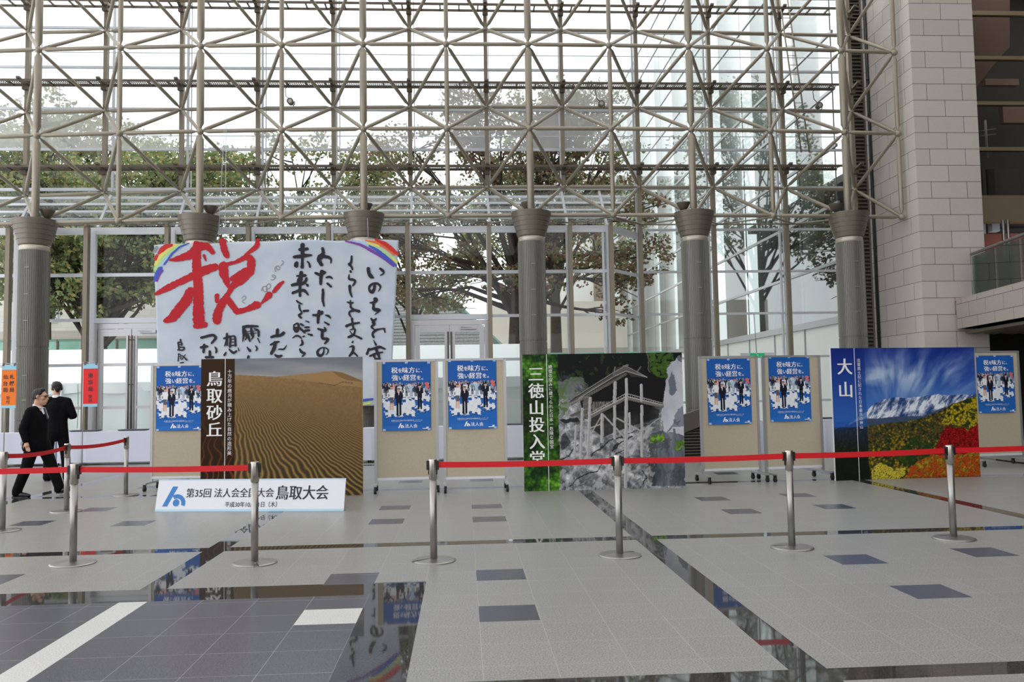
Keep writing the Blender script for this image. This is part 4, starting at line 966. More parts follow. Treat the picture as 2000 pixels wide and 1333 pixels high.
panel('picture_panel', 'large sand dune picture panel with brown title strip, leftmost of the three big pictures', (-3.80, 12.17), (-1.475, 12.12), 2.005, dune_pic(), '鳥取砂丘', .235, (.083, .187, 1.04), '十万年の歳月が積み上げた自然の造形美', .066, (.176, .105, 1.05), .148)
panel('picture_panel', 'large picture panel of a cliffside wooden temple on stilts with mossy title strip', (.862, 12.10), (3.255, 12.10), 2.005, temple_pic(), '三徳山投入堂', .238, (.084, .19, 1.04), '絶壁の窪みに建てられた日本一危険な国宝', .062, (.174, .105, 1.05), .152)
panel('picture_panel', 'large picture panel of a snowy mountain above autumn woods with blue title strip', (5.72, 12.50), (8.245, 12.82), 2.055, mountain_pic(), '大山', .27, (.09, .19, 1.33), '出雲風土記に記された日本最古の神山', .062, (.186, .105, 1.05), .158)

# ---- rolling notice boards
M_BEIGE = mat('beige_felt', (184, 174, 152), .9, var=.03, scale=40)
def notice_board(label, L, Rr, H=1.96):
    L, Rr = Vector((*L, 0)), Vector((*Rr, 0)); d = Rr-L; dn = d.normalized(); nrm = Vector((dn.y, -dn.x, 0)); up = Vector((0, 0, 1))
    t = thing('notice_board', label, 'notice board', tuple(L.lerp(Rr, .5)), 'rolling notice boards')
    for e in (L, Rr):
        m = MB(); m.bar(e+up*.12, e+up*H, .042, .036, tuple(nrm)); m.build('post', M_ALU, t)
        m = MB(); m.bar(e-nrm*.27+up*.115, e+nrm*.27+up*.115, .045, .028); m.build('foot_bar', M_ALU, t)
        for s in (-1, 1):
            c = e+nrm*.25*s; m = MB(); m.tube([c+dn*-.018+up*.036, c+dn*.018+up*.036], .036, 16); f = m.build('caster_wheel', M_RUBBER, t)
            m = MB(); m.bar(c+up*.06, c+up*.105, .05, .03, tuple(dn)); m.bar(c+up*.085-nrm*.0, c+up*.1-nrm*.05*s, .02, .02); m.build('caster_fork', M_BLACK, t)
    m = MB(); m.bar(L+up*(H-.012), Rr+up*(H-.012), .036, .03); m.build('top_rail', M_ALU, t)
    m = MB(); m.bar(L+up*.19, Rr+up*.19, .036, .035); m.build('bottom_rail', M_WHITE, t)
    m = MB(); c = (L+Rr)/2+up*(.2+H-.03)/2; m.obox(c, d*.5-dn*.02, nrm*.009, up*((H-.03-.2)/2)); m.build('felt_panel', M_BEIGE, t)
    return t
M_TAPE = mat('clear_tape', (168, 190, 220), .25)
def poster_pic():
    p = Pic(140, 200, (36, 98, 178)); U, V = p.U, p.V; Z = lambda x, y: ((x-202)/425, (y-125)/600)
    p.c = p.mix((34, 92, 172), (40, 106, 188), V)
    # white jigsaw floor with blue gaps
    isl = [[(198, 360), (330, 350), (625, 350), (628, 400), (560, 410), (625, 430), (628, 470), (520, 455), (430, 440), (340, 452), (204, 440)],
           [(204, 450), (262, 470), (300, 500), (380, 490), (420, 450), (490, 470), (500, 520), (440, 540), (505, 570), (480, 598), (400, 580), (370, 605), (300, 590), (230, 602), (222, 570), (262, 545), (205, 520)],
           [(505, 520), (560, 500), (618, 520), (600, 545), (540, 565), (500, 545)]]
    sh = np.zeros(U.shape, bool); wh = np.zeros(U.shape, bool); jag = .016*np.sign(np.sin(U*52))*np.sign(np.sin(V*46+1))
    for q in isl:
        pts = [Z(*a) for a in q]; k = p.poly(pts); wh |= k
    U0, V0 = p.U, p.V
    p.U = U0+jag; p.V = V0+jag; w2 = np.zeros(U.shape, bool)
    for q in isl: w2 |= p.poly([Z(*a) for a in q])
    p.V = V0+jag-.014; s2 = np.zeros(U.shape, bool)
    for q in isl: s2 |= p.poly([Z(*a) for a in q])
    p.U, p.V = U0, V0
    p.put(s2, (24, 52, 104)); p.put(w2, (232, 236, 240))
    p.put(w2 & (np.abs(np.sin(U*26+V*18)) < .05), (190, 202, 220)); p.put(w2 & (np.abs(np.sin(U*18-V*32)) < .05), (190, 202, 220))
    rs = random.Random(5)
    def man(x, y0, y1, top, legs, skin=(214, 170, 146), hair=(36, 30, 28), w=26, skirt=None):
        h = y1-y0; hd = h*.13
        for s in (-1, 1): p.put(p.line([Z(x+s*w*.2, y0+h*.5), Z(x+s*w*.26, y1)], w*.36/425), legs)
        p.put(p.poly([Z(x-w*.5, y0+hd*1.25), Z(x+w*.5, y0+hd*1.25), Z(x+w*.44, y0+h*.56), Z(x-w*.44, y0+h*.56)]), top)
        for s in (-1, 1): p.put(p.line([Z(x+s*w*.52, y0+hd*1.4), Z(x+s*w*.62, y0+h*.34), Z(x+s*w*.1, y0+h*.36)], w*.24/425), top)
        if skirt: p.put(p.poly([Z(x-w*.42, y0+h*.5), Z(x+w*.42, y0+h*.5), Z(x+w*.36, y0+h*.74), Z(x-w*.36, y0+h*.74)]), skirt)
        p.put(p.line([Z(x, y0+hd*.55), Z(x, y0+hd*.62)], hd*.95/425), skin); p.put(p.line([Z(x-hd*.25, y0+hd*.2), Z(x+hd*.25, y0+hd*.2)], hd*.5/425), hair)
        p.put(p.poly([Z(x-w*.1, y0+hd*1.25), Z(x+w*.1, y0+hd*1.25), Z(x, y0+h*.3)]), (236, 236, 236))
    tops = [(34, 36, 48), (60, 72, 96), (150, 168, 190), (226, 228, 232), (96, 110, 120), (40, 44, 60), (176, 140, 150), (120, 140, 150)]
    for k in range(15): man(216+k*28+rs.uniform(-5, 5), 302+rs.uniform(-8, 8), 392, rs.choice(tops), rs.choice(tops[:2]+tops[5:6]), w=20)
    for k in range(9): man(226+k*46+rs.uniform(-8, 8), 318+rs.uniform(-6, 6), 425, rs.choice(tops), rs.choice(tops[:2]+tops[5:6]), w=23)
    p.put(p.line([Z(588, 318), Z(600, 345)], 30/425), (214, 110, 110)); p.put(p.line([Z(300, 330), Z(304, 360)], 20/425), (226, 176, 184))
    man(452, 310, 435, (170, 200, 228), (196, 210, 226), w=28); man(285, 330, 540, (236, 236, 238), (214, 176, 156), hair=(96, 62, 48), w=40, skirt=(92, 94, 102))
    man(347, 355, 585, (24, 26, 42), (24, 26, 40), hair=(110, 110, 112), w=52); man(530, 325, 535, (22, 24, 38), (22, 24, 36), w=44)
    return p
def mark(b, place, s):
    """the slanted stroke, arch and dot of the association's emblem in a box s high"""
    A = lambda x, y, k=0: place(x*s, y*s, k*.0004)
    b.add([A(0, 0), A(.27, 0), A(.74, 1), A(.46, 1)], [(0, 1, 2, 3)])
    c = (.76, .14); n = 18; vs = []
    for i in range(n+1):
        a = math.radians(-16+(122+16)*i/n); vs += [A(c[0]+.48*math.cos(a), c[1]+.47*math.sin(a), 1), A(c[0]+.27*math.cos(a), c[1]+.26*math.sin(a), 1)]
    b.add(vs, [(2*i, 2*i+1, 2*i+3, 2*i+2) for i in range(n)])
    b.add([A(c[0]-.02+.18*math.cos(2*math.pi*i/16), c[1]+.04+.18*math.sin(2*math.pi*i/16), 2) for i in range(16)], [tuple(range(16))])
PW, PH = .728, 1.03
def make_poster():
    t = thing('poster', '', 'poster', (0, 0, 0), 'blue posters on the notice boards'); p = poster_pic()
    def bend(u, v): return .006*math.sin(u*3.2)*(v**2)+.016*max(0, v-.93)/.07*abs(math.sin(u*2.6+.4))
    pt = lambda u, v, k=0.: ((u-.5)*PW, -.004-bend(u, v)-k, (1-v)*PH)
    me = p.mesh(lambda u, v: pt(u, v), 'sheet'); me.materials.append(M_PRINT); q = bpy.data.objects.new('sheet', me); COL.objects.link(q); q.parent = t
    pl = lambda x, y, k: pt(x/PW, 1-y/PH, .0015+k)
    m = MB(); write(m, '税', .098, lambda x, y, k: pl(.14+x, .868+y, k), mincho=.022); write(m, 'を', .074, lambda x, y, k: pl(.242+x, .872+y, k), mincho=.022); write(m, '味方', .098, lambda x, y, k: pl(.305+x, .868+y, k), mincho=.022)
    write(m, 'に、', .074, lambda x, y, k: pl(.51+x, .872+y, k), mincho=.022)
    write(m, '強', .098, lambda x, y, k: pl(.147+x, .757+y, k), mincho=.022); write(m, 'い', .074, lambda x, y, k: pl(.252+x, .762+y, k), mincho=.022); write(m, '経営', .098, lambda x, y, k: pl(.318+x, .757+y, k), mincho=.022); write(m, 'を。', .074, lambda x, y, k: pl(.52+x, .762+y, k), mincho=.022)
    m.build('headline_lettering', M_INKW, t)
    m = MB(); write(m, '企業を支える80万社の経営者ネットワーク', .0245, lambda x, y, k: pl(.364+x, .142+y, k), align='C'); m.add([pl(.15, .132, 0), pl(.58, .132, 0), pl(.58, .134, 0), pl(.15, .134, 0)], [(0, 1, 2, 3)]); m.build('small_lettering', M_INKW, t)
    m = MB(); write(m, '法人会', .064, lambda x, y, k: pl(.335+x, .045+y, k), offset=.006); mark(m, lambda x, y, k: pl(.235+x, .038+y, k), .072); m.build('emblem_lettering', M_INKW, t)
    m = MB(); m.add([pl(.6, .02, 0), pl(.69, .02, 0), pl(.69, .03, 0), pl(.6, .03, 0), pl(.655, .032, 0), pl(.69, .032, 0), pl(.69, .05, 0), pl(.655, .05, 0)], [(0, 1, 2, 3), (4, 5, 6, 7)]); m.build('corner_mark', M_INKW, t)
    for u, v in ((.04, .012), (.5, .008), (.96, .012), (.04, .985), (.96, .985)):
        m = MB(); m.add([pt(u-.028, v-.012, .002), pt(u+.028, v-.012, .002), pt(u+.028, v+.016, .002), pt(u-.028, v+.016, .002)], [(3, 2, 1, 0)]); m.build('tape', M_TAPE, t)
    return t
poster0 = make_poster()
boards = [((-4.98, 13.5), (-4.06, 13.46), 'half hidden by the dune picture', -4.55, 13.45, .93),
          ((-1.325, 12.45), (-.408, 12.50), 'just right of the dune picture', -.862, 12.46, .905),
          ((-.292, 12.36), (.616, 12.37), 'just left of the temple picture', .126, 12.34, .918),
          ((3.70, 12.71), (4.64, 12.81), 'first right of the temple picture', 4.17, 12.74, .893),
          ((4.74, 12.79), (5.72, 12.95), 'next to the left edge of the mountain picture', 5.19, 12.86, .918),
          ((9.09, 14.28), (10.03, 14.34), 'half hidden by the mountain picture\'s right side', 9.57, 14.29, .94)]
for i, (L, Rr, w, px_, py_, z) in enumerate(boards):
    H = 2.05 if i == 5 else (1.995 if i == 0 else 1.965)
    notice_board('beige aluminium-framed rolling notice board %s' % w, L, Rr, H)
    o = poster0 if i == 0 else copy_tree(poster0)
    dx, dy = Rr[0]-L[0], Rr[1]-L[1]; a = math.atan2(dy, dx); f = (px_-L[0])/dx
    o.location = (px_, L[1]+dy*f-.012, z); o.rotation_euler = (0, 0, a)
    if i == 5: o.scale = (1, 1, 1.0)
    o['label'] = 'blue poster on the notice board %s' % w

# ---- long low title sign on the floor in front of the dune picture
t = thing('title_sign', 'long low white sign with blue emblem standing on the floor before the dune picture', 'sign', (-2.75, 10.72, 0))
SL, SR = Vector((-3.975, 10.9, 0)), Vector((-1.525, 10.53, 0)); sd = SR-SL; sn = Vector((sd.y, -sd.x, 0)).normalized(); SW = sd.length; SH = .395
pt = lambda u, v, k=0.: tuple(SL+sd*u-sn*(.10*(1-v))+Vector((0, 0, SH*(1-v)))+sn*k+Vector((0, 0, k*.25)))
m = MB(); m.prism([pt(0, 1), pt(1, 1), pt(1, 0), pt(0, 0)], -sn*.02); m.build('board', mat('white_sign_board', (222, 226, 232), .35), t)
m = MB(); m.add([pt(0, 1, .002), pt(1, 1, .002), pt(1, .935, .002), pt(0, .935, .002), pt(0, .03, .002), pt(1, .03, .002), pt(1, 0, .002), pt(0, 0, .002)], [(0, 1, 2, 3), (4, 5, 6, 7)]); m.build('pale_blue_stripe', mat('pale_blue_ink', (176, 212, 232), .4), t)
sp = lambda x, y, k: pt(x/SW, 1-y/SH, .003+k)
m = MB(); mark(m, lambda x, y, k: sp(.09+x, .062+y, k), .245); m.build('emblem', mat('emblem_blue', (30, 118, 192), .4), t)
m = MB(); write(m, '第35回 法人会全国大会', .122, lambda x, y, k: sp(.395+x, .18+y, k), offset=.0, mincho=.016, wid=.93); m.build('headline_lettering', M_INKB, t)
m = MB(); write(m, '鳥取大会', .186, lambda x, y, k: sp(1.585+x, .155+y, k), offset=.002, mincho=.02, wid=.935); m.build('place_lettering', M_INKB, t)
m = MB(); write(m, '平成30年10月11日（木）', .074, lambda x, y, k: sp(1.265+x, .055+y, k), align='C', offset=-.001, mincho=.012, wid=.9); m.build('date_lettering', M_INKB, t)
for u in (.15, .85):
    m = MB(); a = Vector(pt(u, .3))-sn*.025; b_ = Vector((*(SL+sd*u-sn*.28).xy, .01)); m.bar(a, b_, .03, .012); m.build('rear_strut', M_ALU, t)
STROKES = {
'crimson': '-5789,4810,108 -5894,4955,162 -6069,4956,217 -6312,4741,198 -6608,4654,126 -6747,4633,47|-6140,4992,198 -6154,4615,198 -6125,4220,208 -6097,3897,217 -6094,3540,244 -6083,3210,271|-6152,3099,126 -6057,3112,153 -5944,3128,126|-5731,4477,171 -5961,4398,217 -6239,4256,180 -6568,4098,144 -6828,3966,162 -7060,3844,72|-6271,3917,198 -6339,3721,235 -6511,3491,235 -6700,3279,217 -6838,3228,108|-5981,4739,72 -5941,4622,36|-5562,5079,153 -5526,4898,162 -5464,4727,126|-4744,5092,90 -4770,4948,126 -4911,4840,90 -5043,4742,65|-5542,4502,217 -5541,4340,217 -5470,4142,162 -5425,3998,72|-5559,4520,90 -5262,4581,81 -4999,4714,144 -4893,4624,198 -4927,4353,189 -5172,4140,217 -5329,4033,144 -5416,3855,108 -5537,3659,180 -5658,3428,198 -5683,3232,208|-5033,4390,144 -5330,4195,144|-5678,3804,108 -5677,3661,90|-5468,3748,144 -5327,3568,144 -5222,3414,144 -4994,3475,117 -4767,3580,189|-4662,3614,43 -4486,3801,171|-4381,3881,90 -4275,4015,108 -4166,4108,61',
'black': '-3716,4971,107 -3716,4767,96 -3722,4608,56 -3727,4450,90|-3782,4858,79 -3611,4877,79|-3910,4683,68 -3783,4699,96 -3650,4721,90 -3516,4726,45|-3858,4536,102 -3866,4485,107|-3611,4579,34 -3572,4551,45 -3550,4454,51|-3750,4320,90 -3772,4168,113 -3783,4010,68 -3778,3774,68|-3849,4242,45 -3661,4252,68|-3816,4157,68 -3816,4078,79|-3633,4178,68 -3661,4088,68 -3772,4055,90|-3960,4029,68 -3838,4056,79 -3705,4072,45|-3639,4054,34 -3606,4020,68|-3943,3843,68 -3783,3909,68 -3672,3908,79 -3595,3800,41|-3261,4889,68 -3228,4775,85 -3306,4685,147 -3361,4628,90 -3284,4503,90|-3328,4702,90 -3150,4693,79 -3050,4637,56 -3073,4536,23|-3428,4312,56 -3329,4260,79 -3218,4322,79|-3273,4333,107 -3301,4232,85 -3307,4051,65|-3179,4203,41 -3096,4236,70 -3038,4175,29|-3152,4061,56 -3069,3987,56|-3257,3921,56 -3250,3802,73 -3261,3645,59|-3258,3762,62 -3258,3672,62 -3228,3531,41|-3476,3320,56 -3375,3313,68 -3275,3380,90|-3336,3403,79 -3362,3302,77 -3364,3142,65|-3192,3317,32 -3109,3297,68 -3078,3248,32|-3215,3154,34 -3121,3097,56|-3367,2999,45 -3265,2958,68 -3171,2957,63 -3218,3031,34|-3265,2964,63 -3276,2768,72 -3116,2769,65 -3210,2655,47|-3233,2561,29 -3239,2426,45 -3310,2360,72 -3376,2389,70 -3387,2484,56 -3332,2545,34 -3233,2572,29 -3134,2526,38 -3128,2447,34 -3195,2387,9|-3852,3661,41 -3794,3599,62 -3722,3581,23|-3792,3554,45 -3792,3458,45 -3728,3407,34 -3741,3351,52 -3827,3329,56 -3750,3261,51|-3689,3415,59 -3590,3426,52|-3918,3095,34 -3905,2972,72 -3850,2921,68 -3803,3038,59 -3816,3150,50 -3894,3106,34|-3883,3025,50 -3794,3038,50|-3761,3116,45 -3704,3079,47|-3651,3184,20 -3572,3156,34|-3662,3034,45 -3572,3037,45|-3662,2955,59 -3572,2968,52|-3772,3015,59 -3671,2911,45|-3596,2881,34 -3506,2853,56|-3946,2791,23 -3872,2857,47 -3773,2823,47 -3748,2777,29|-3709,2822,36 -3679,2833,34|-3740,2740,41 -3707,2645,70 -3778,2615,29|-3784,2529,45 -3740,2445,68 -3646,2441,52 -3731,2361,29|-2585,4697,45 -2600,4521,61 -2680,4508,83 -2614,4499,56 -2570,4391,45|-2620,4352,52 -2609,4329,52|-2650,4267,28 -2665,4148,59 -2571,4159,61 -2491,4113,59 -2569,4006,34|-2638,4001,70 -2633,3865,63 -2586,3743,34|-2202,4405,83 -2189,4280,79 -2125,4200,104 -2078,4183,27|-1925,4403,56 -1856,4345,70 -1820,4291,34 -1918,4242,29|-2061,4047,65 -2057,3939,70 -2127,3827,90 -2193,3907,47 -2179,3997,59 -2092,4058,50 -1980,4057,56 -1908,3972,47 -1973,3868,20|-2170,3599,34 -2072,3604,68 -2005,3671,97 -2047,3682,97|-2084,3604,59 -2089,3446,72 -2051,3429,104 -1923,3433,63 -2057,3319,14|-2141,3227,45 -2097,3153,86 -2028,3220,45|-2098,3131,70 -2029,3102,41 -2156,3039,56 -2074,2971,34|-1848,2990,34 -1821,2900,34|-1826,2983,38 -1932,2985,34 -2054,2948,70 -2132,2867,47 -2086,2793,56|-2089,2720,18 -2036,2613,56|-2201,2525,45 -2248,2401,56|-2218,2490,56 -2079,2524,63 -1945,2567,70 -1829,2507,41|-2035,2512,70 -2000,2422,70 -1964,2332,56|-1885,2437,34 -2035,2409,56 -2178,2351,45|-2080,2345,68 -2058,2288,23|-2064,2288,43 -1942,2287,43|-2695,3619,34 -2629,3596,70 -2560,3609,34|-2623,3660,34 -2616,3502,52|-2616,3497,45 -2541,3434,59 -2424,3404,70|-2552,3423,68 -2629,3418,45 -2665,3351,52 -2610,3269,32|-2586,3232,59 -2575,3114,47 -2551,2990,45|-2714,3057,68 -2631,3097,59 -2422,3132,47|-2637,2966,23 -2504,3000,45 -2530,2888,47 -2563,2838,70 -2671,2798,56|-2634,2935,20 -2587,2865,29 -2488,2818,47 -2371,2761,50|-2564,2704,29 -2583,2671,41|-2650,2563,25 -2553,2606,56 -2573,2452,59 -2645,2361,56|-2565,2452,47 -2466,2352,36|-6492,2789,38 -6485,2738,45|-6542,2716,38 -6519,2561,39|-6542,2728,30 -6447,2721,38 -6461,2656,30|-6520,2672,23 -6453,2671,27|-6520,2613,27 -6380,2611,39 -6418,2535,38 -6544,2551,30|-6519,2468,23 -6534,2296,30|-6540,2448,21 -6465,2456,24 -6474,2344,24|-6525,2392,18 -6475,2398,18|-6442,2420,21 -6340,2318,39|-6374,2441,18 -6450,2329,23|-6484,2250,30 -6412,2260,30|-6026,2828,60 -5864,2870,60 -5749,2895,63 -5693,2824,69 -5794,2699,48|-6029,2603,60 -5889,2626,54|-5957,2657,68 -5970,2490,54|-5718,2609,27 -5671,2542,63 -5691,2480,42|-5833,2507,60 -5825,2394,63|-5916,2374,60 -5757,2372,60|-5451,2917,45 -5458,2806,69 -5450,2655,54|-5519,2804,45 -5397,2850,54|-5458,2747,60 -5504,2626,21|-5371,2849,45 -5385,2609,54|-5378,2849,30 -5272,2870,45 -5258,2637,54|-5364,2782,23 -5284,2789,23|-5363,2716,23 -5276,2722,23|-5385,2639,30 -5258,2646,39|-5468,2483,33 -5503,2419,54|-5399,2553,36 -5297,2448,63 -5236,2510,45|-5199,2583,21 -5178,2518,30|-5084,3068,63 -4950,3082,75 -4749,3076,45|-5074,3053,78 -5073,2860,57 -5097,2720,15|-5023,2993,30 -5037,2875,90 -4976,2841,90|-5001,2948,23 -4932,2970,23|-4993,2901,23 -4932,2918,23|-4906,3037,45 -4877,2888,93 -4859,2825,45|-4833,3021,30 -4728,2990,54 -4731,2853,54|-4848,2969,18 -4772,2975,18|-4848,2917,18 -4772,2923,18|-5005,2815,30 -5039,2768,30|-4964,2829,60 -4932,2737,45|-4847,2857,30 -4894,2781,30|-4753,2797,30 -4706,2695,27|-4995,2595,30 -4931,2514,69|-4800,2622,27 -4749,2559,54 -4791,2512,27|-4959,2381,60 -4969,2333,60|-4293,2992,69 -4307,2851,78|-4442,2820,54 -4351,2851,63 -4234,2847,63 -4154,2916,75|-4456,2642,45 -4322,2702,69 -4257,2716,33|-4351,2703,69 -4365,2569,90 -4438,2444,69|-4266,2538,36 -4146,2527,45 -4082,2631,15|-4353,2409,42 -4292,2357,78 -4202,2389,51',
'red': '-6958,4853,108 -6854,4943,126 -6715,4978,72|-7077,4657,72 -7052,4738,83|-7000,4800,72 -6923,4925,72|-2030,5092,45 -1840,5005,95 -1673,4884,106 -1522,4747,68',
'orange': '-6889,4925,72 -6698,4992,54|-2270,5076,25 -2008,5027,70 -1785,4902,86 -1595,4724,50',
'yellow': '-7076,4532,72 -6957,4746,79 -6767,4906,79 -6611,4991,54|-2220,5019,45 -1952,4937,56|-1641,4639,45 -1541,4536,56|-2357,1223,36 -2176,1256,36',
'green': '-7083,4424,79 -6990,4603,83 -6835,4772,83 -6628,4923,79 -6489,5003,47|-2176,4962,68 -1841,4812,79 -1535,4570,68|-2357,1254,108 -2158,1304,90',
'paleblue': '-6971,4495,79 -6834,4673,79 -6662,4834,79 -6419,4994,47|-2600,5087,45 -2399,5031,50 -2198,4962,50',
'blue': '-6876,4539,40 -6696,4789,43 -6523,4950,40 -6315,5026,25|-6954,4450,90 -7031,4334,108 -7081,4165,72|-2176,4945,41 -2009,4847,79 -1786,4657,95 -1543,4462,45|-2362,1316,72 -2123,1347,54',
'purple': '-6910,4396,40 -6987,4316,65 -7037,4156,47|-2728,5062,34 -2377,4974,56 -2121,4825,70 -1842,4647,56 -1603,4451,45',
'grey': '-5118,3727,18 -5083,3798,22 -5013,3788,22 -5021,3708,22 -5083,3708,18 -5118,3637,22 -5039,3618,18|-4662,3902,22 -4645,4009,25 -4539,4008,25 -4522,3900,25 -4609,3865,22 -4645,3973,18|-4557,3883,22 -4557,4044,22 -4469,4080,25 -4451,3972,25 -4539,3936,22|-4452,4161,22 -4381,4151,25 -4328,4241,25 -4399,4295,25 -4443,4241,22 -4346,4205,22|-4346,4349,25 -4364,4457,25 -4276,4493,25 -4223,4420,25 -4293,4366,25 -4329,4457,22|-4223,4492,25 -4170,4528,25 -4143,4582,22 -4188,4600,22|-7105,4837,72 -7054,4926,90',
}

# ---- calligraphy banner hung before the columns
M_CLOTHW = mat('painted_banner_cloth', (200, 208, 218), .85, rgb2=(184, 196, 210), scale=1.3, bump=.12)
INKS = {'crimson': (186, 8, 30), 'black': (24, 22, 34), 'red': (200, 40, 36), 'orange': (226, 110, 50), 'yellow': (224, 216, 110), 'green': (176, 214, 150), 'paleblue': (170, 200, 226), 'blue': (62, 84, 190), 'purple': (122, 60, 160), 'grey': (140, 146, 150)}
t = thing('banner', 'huge white cloth banner with red and black brush lettering and rainbow corners', 'banner', (-4.3, 19.3, 3.0))
BTL, BTR, BBL, BBR = (-7.113, 4.99), (-1.488, 5.085), (-6.97, 1.22), (-1.72, 1.19)
wav = lambda x, z: 19.3+.02*math.sin(x*2.3+.3*z)+.012*math.sin(z*4.1+x*.7)+.008*math.sin(x*9+z*2)*max(0, (z-4.2))
nx, nz = 110, 70; vs = []; fs = []
for j in range(nz+1):
    v = j/nz
    for i in range(nx+1):
        u = i/nx; x0 = BTL[0]+(BBL[0]-BTL[0])*v; x1 = BTR[0]+(BBR[0]-BTR[0])*v; x = x0+(x1-x0)*u
        zt = BTL[1]+(BTR[1]-BTL[1])*min(1, u*1.9)+.012*math.sin(u*23)*(1-v); zb = BBL[1]+(BBR[1]-BBL[1])*u; z = zt+(zb-zt)*v; vs.append((x, wav(x, z), z))
for j in range(nz):
    for i in range(nx): a = j*(nx+1)+i; fs.append((a, a+nx+1, a+nx+2, a+1))
m = MB(); m.add(vs, fs, 0, True); cl = m.build('cloth', M_CLOTHW, t)
sd_ = cl.modifiers.new('thickness', 'SOLIDIFY'); sd_.thickness = .004; sd_.offset = -1
def brush(b, pts, dep, seed):
    """one brush stroke as a ribbon with a slightly ragged edge"""
    rnd = random.Random(seed); P = []
    for (x0, z0, w0), (x1, z1, w1) in zip(pts[:-1], pts[1:]):
        n = max(2, int(math.hypot(x1-x0, z1-z0)/.03))
        for i in range(n): s = i/n; P.append((x0+(x1-x0)*s, z0+(z1-z0)*s, w0+(w1-w0)*s))
    P.append(pts[-1])
    for _ in range(2): P = [P[0]]+[tuple((P[i-1][k]+2*P[i][k]+P[i+1][k])/4 for k in range(3)) for i in range(1, len(P)-1)]+[P[-1]]
    vs = []
    for i, (x, z, w) in enumerate(P):
        a, c = P[max(i-1, 0)], P[min(i+1, len(P)-1)]; dx, dz = c[0]-a[0], c[1]-a[1]; L = math.hypot(dx, dz) or 1; nx_, nz_ = -dz/L, dx/L
        l, r = w/2*(1+rnd.uniform(-.13, .1)), w/2*(1+rnd.uniform(-.13, .1))
        for k in (l, -r): X, Z = x+nx_*k, z+nz_*k; vs.append((X, wav(X, Z)-dep, Z))
    b.add(vs, [(2*i, 2*i+1, 2*i+3, 2*i+2) for i in range(len(P)-1)])
    for x, z, w in (P[0], P[-1]):
        n = 9; r = w/2*.97; ring = [(x+r*(1+rnd.uniform(-.15, .12))*math.cos(6.2832*q/n), z+r*(1+rnd.uniform(-.15, .12))*math.sin(6.2832*q/n)) for q in range(n)]
        b.add([(X, wav(X, Z)-dep-.0006, Z) for X, Z in ring], [tuple(range(n))])
order = ['grey', 'paleblue', 'green', 'yellow', 'orange', 'red', 'purple', 'blue', 'crimson', 'black']; nm = {'crimson': 'red_brush_lettering', 'black': 'black_brush_lettering', 'grey': 'grey_curls'}
for q, key in enumerate(order):
    groups = {}
    for si, st in enumerate(STROKES[key].split('|')):
        pts = [tuple(int(a)/1000 for a in p.split(',')) for p in st.split()]; xm = sum(p[0] for p in pts)/len(pts); zm = sum(p[1] for p in pts)/len(pts)
        if key == 'black': gk = sum(xm > c for c in (-6.35, -5.75, -5.2, -4.42, -3.79, -3.12, -2.42))
        elif key == 'crimson': gk = 0
        elif key == 'grey': gk = int(xm > -6.6)
        else: gk = 0 if zm < 2 else 1 if xm < -4 else 2
        groups.setdefault(gk, []).append((si, pts))
    km = mat('banner_ink_'+key, INKS[key], .7)
    for gk, sts in groups.items():
        b = MB()
        for si, pts in sts: brush(b, pts, .005+.0012*q+.00003*si, si*7+q)
        b.build({'crimson': 'red_brush_character', 'black': 'black_brush_lettering', 'grey': 'grey_curl'}.get(key, 'rainbow_stripe'), km, t, {'crimson': 'large red brush character', 'black': 'column of black brush lettering', 'grey': 'grey scribble'}.get(key, key.replace('paleblue', 'pale blue')+' painted stripe'))
for x0, x1, zt in ((-5.66, -5.70, 8.05), (-5.50, -5.66, 8.05), (-2.2, -2.25, 5.75)):
    m = MB(); m.tube([(x0, 19.3, 5.04), (x1, 19.88 if zt > 6 else 19.6, zt)], .006, 5); m.build('hanging_cord', M_CLOTHW, t)

# ---- belt barrier posts
M_BELT = mat('red_webbing', (208, 8, 24), .6, bump=.1, scale=300)
M_HEADMETAL = mat('polished_post_cap', (184, 178, 170), .28, 1.)
def stanchion(label, x, y, notch, H=.88, clips=()):
    t = thing('stanchion', label, 'barrier post', (x, y, 0), 'belt barrier posts')
    m = MB(); n = 64; rr = .19; ring = []
    a0 = notch; pr = []
    for i in range(n):
        a = a0+.12+(2*math.pi-.24)*i/(n-1); pr.append((rr*math.cos(a), rr*math.sin(a)))
    pr += [(.045*math.cos(a0-.3), .045*math.sin(a0-.3)), (.045*math.cos(a0+.3), .045*math.sin(a0+.3))]
    k = len(pr); top = [(x+p[0]*.93, y+p[1]*.93, .014) for p in pr]; bot = [(x+p[0], y+p[1], 0.) for p in pr]; mid = [(x+p[0], y+p[1], .007) for p in pr]
    cen = [(x+p[0]*.22, y+p[1]*.22, .024) for p in pr]
    m.add(bot+mid+top+cen, [tuple(range(k))[::-1]]+[(r*k+i, r*k+(i+1) % k, (r+1)*k+(i+1) % k, (r+1)*k+i) for r in range(3) for i in range(k)]+[tuple(range(3*k, 4*k))]); m.build('base_plate', M_STAINLESS, t)
    m = MB(); m.tube([(x, y, .012), (x, y, H-.17)], .031, 24); m.build('pole', M_STAINLESS, t)
    m = MB(); m.lathe([(.031, H-.18), (.036, H-.175), (.036, H-.006), (.034, H)], (x, y, 0), 24); m.build('head', M_HEADMETAL, t)
    for a in clips:
        d = Vector((math.cos(a), math.sin(a), 0)); sdv = Vector((-d.y, d.x, 0)); c = Vector((x, y, H-.055))
        m = MB(); m.obox(c+d*.039, d*.014, sdv*.02, (0, 0, .04)); m.obox(c+d*.034-Vector((0, 0, .05)), d*.006, sdv*.014, (0, 0, .03)); m.build('belt_clip', M_BLACK, t)
    return t
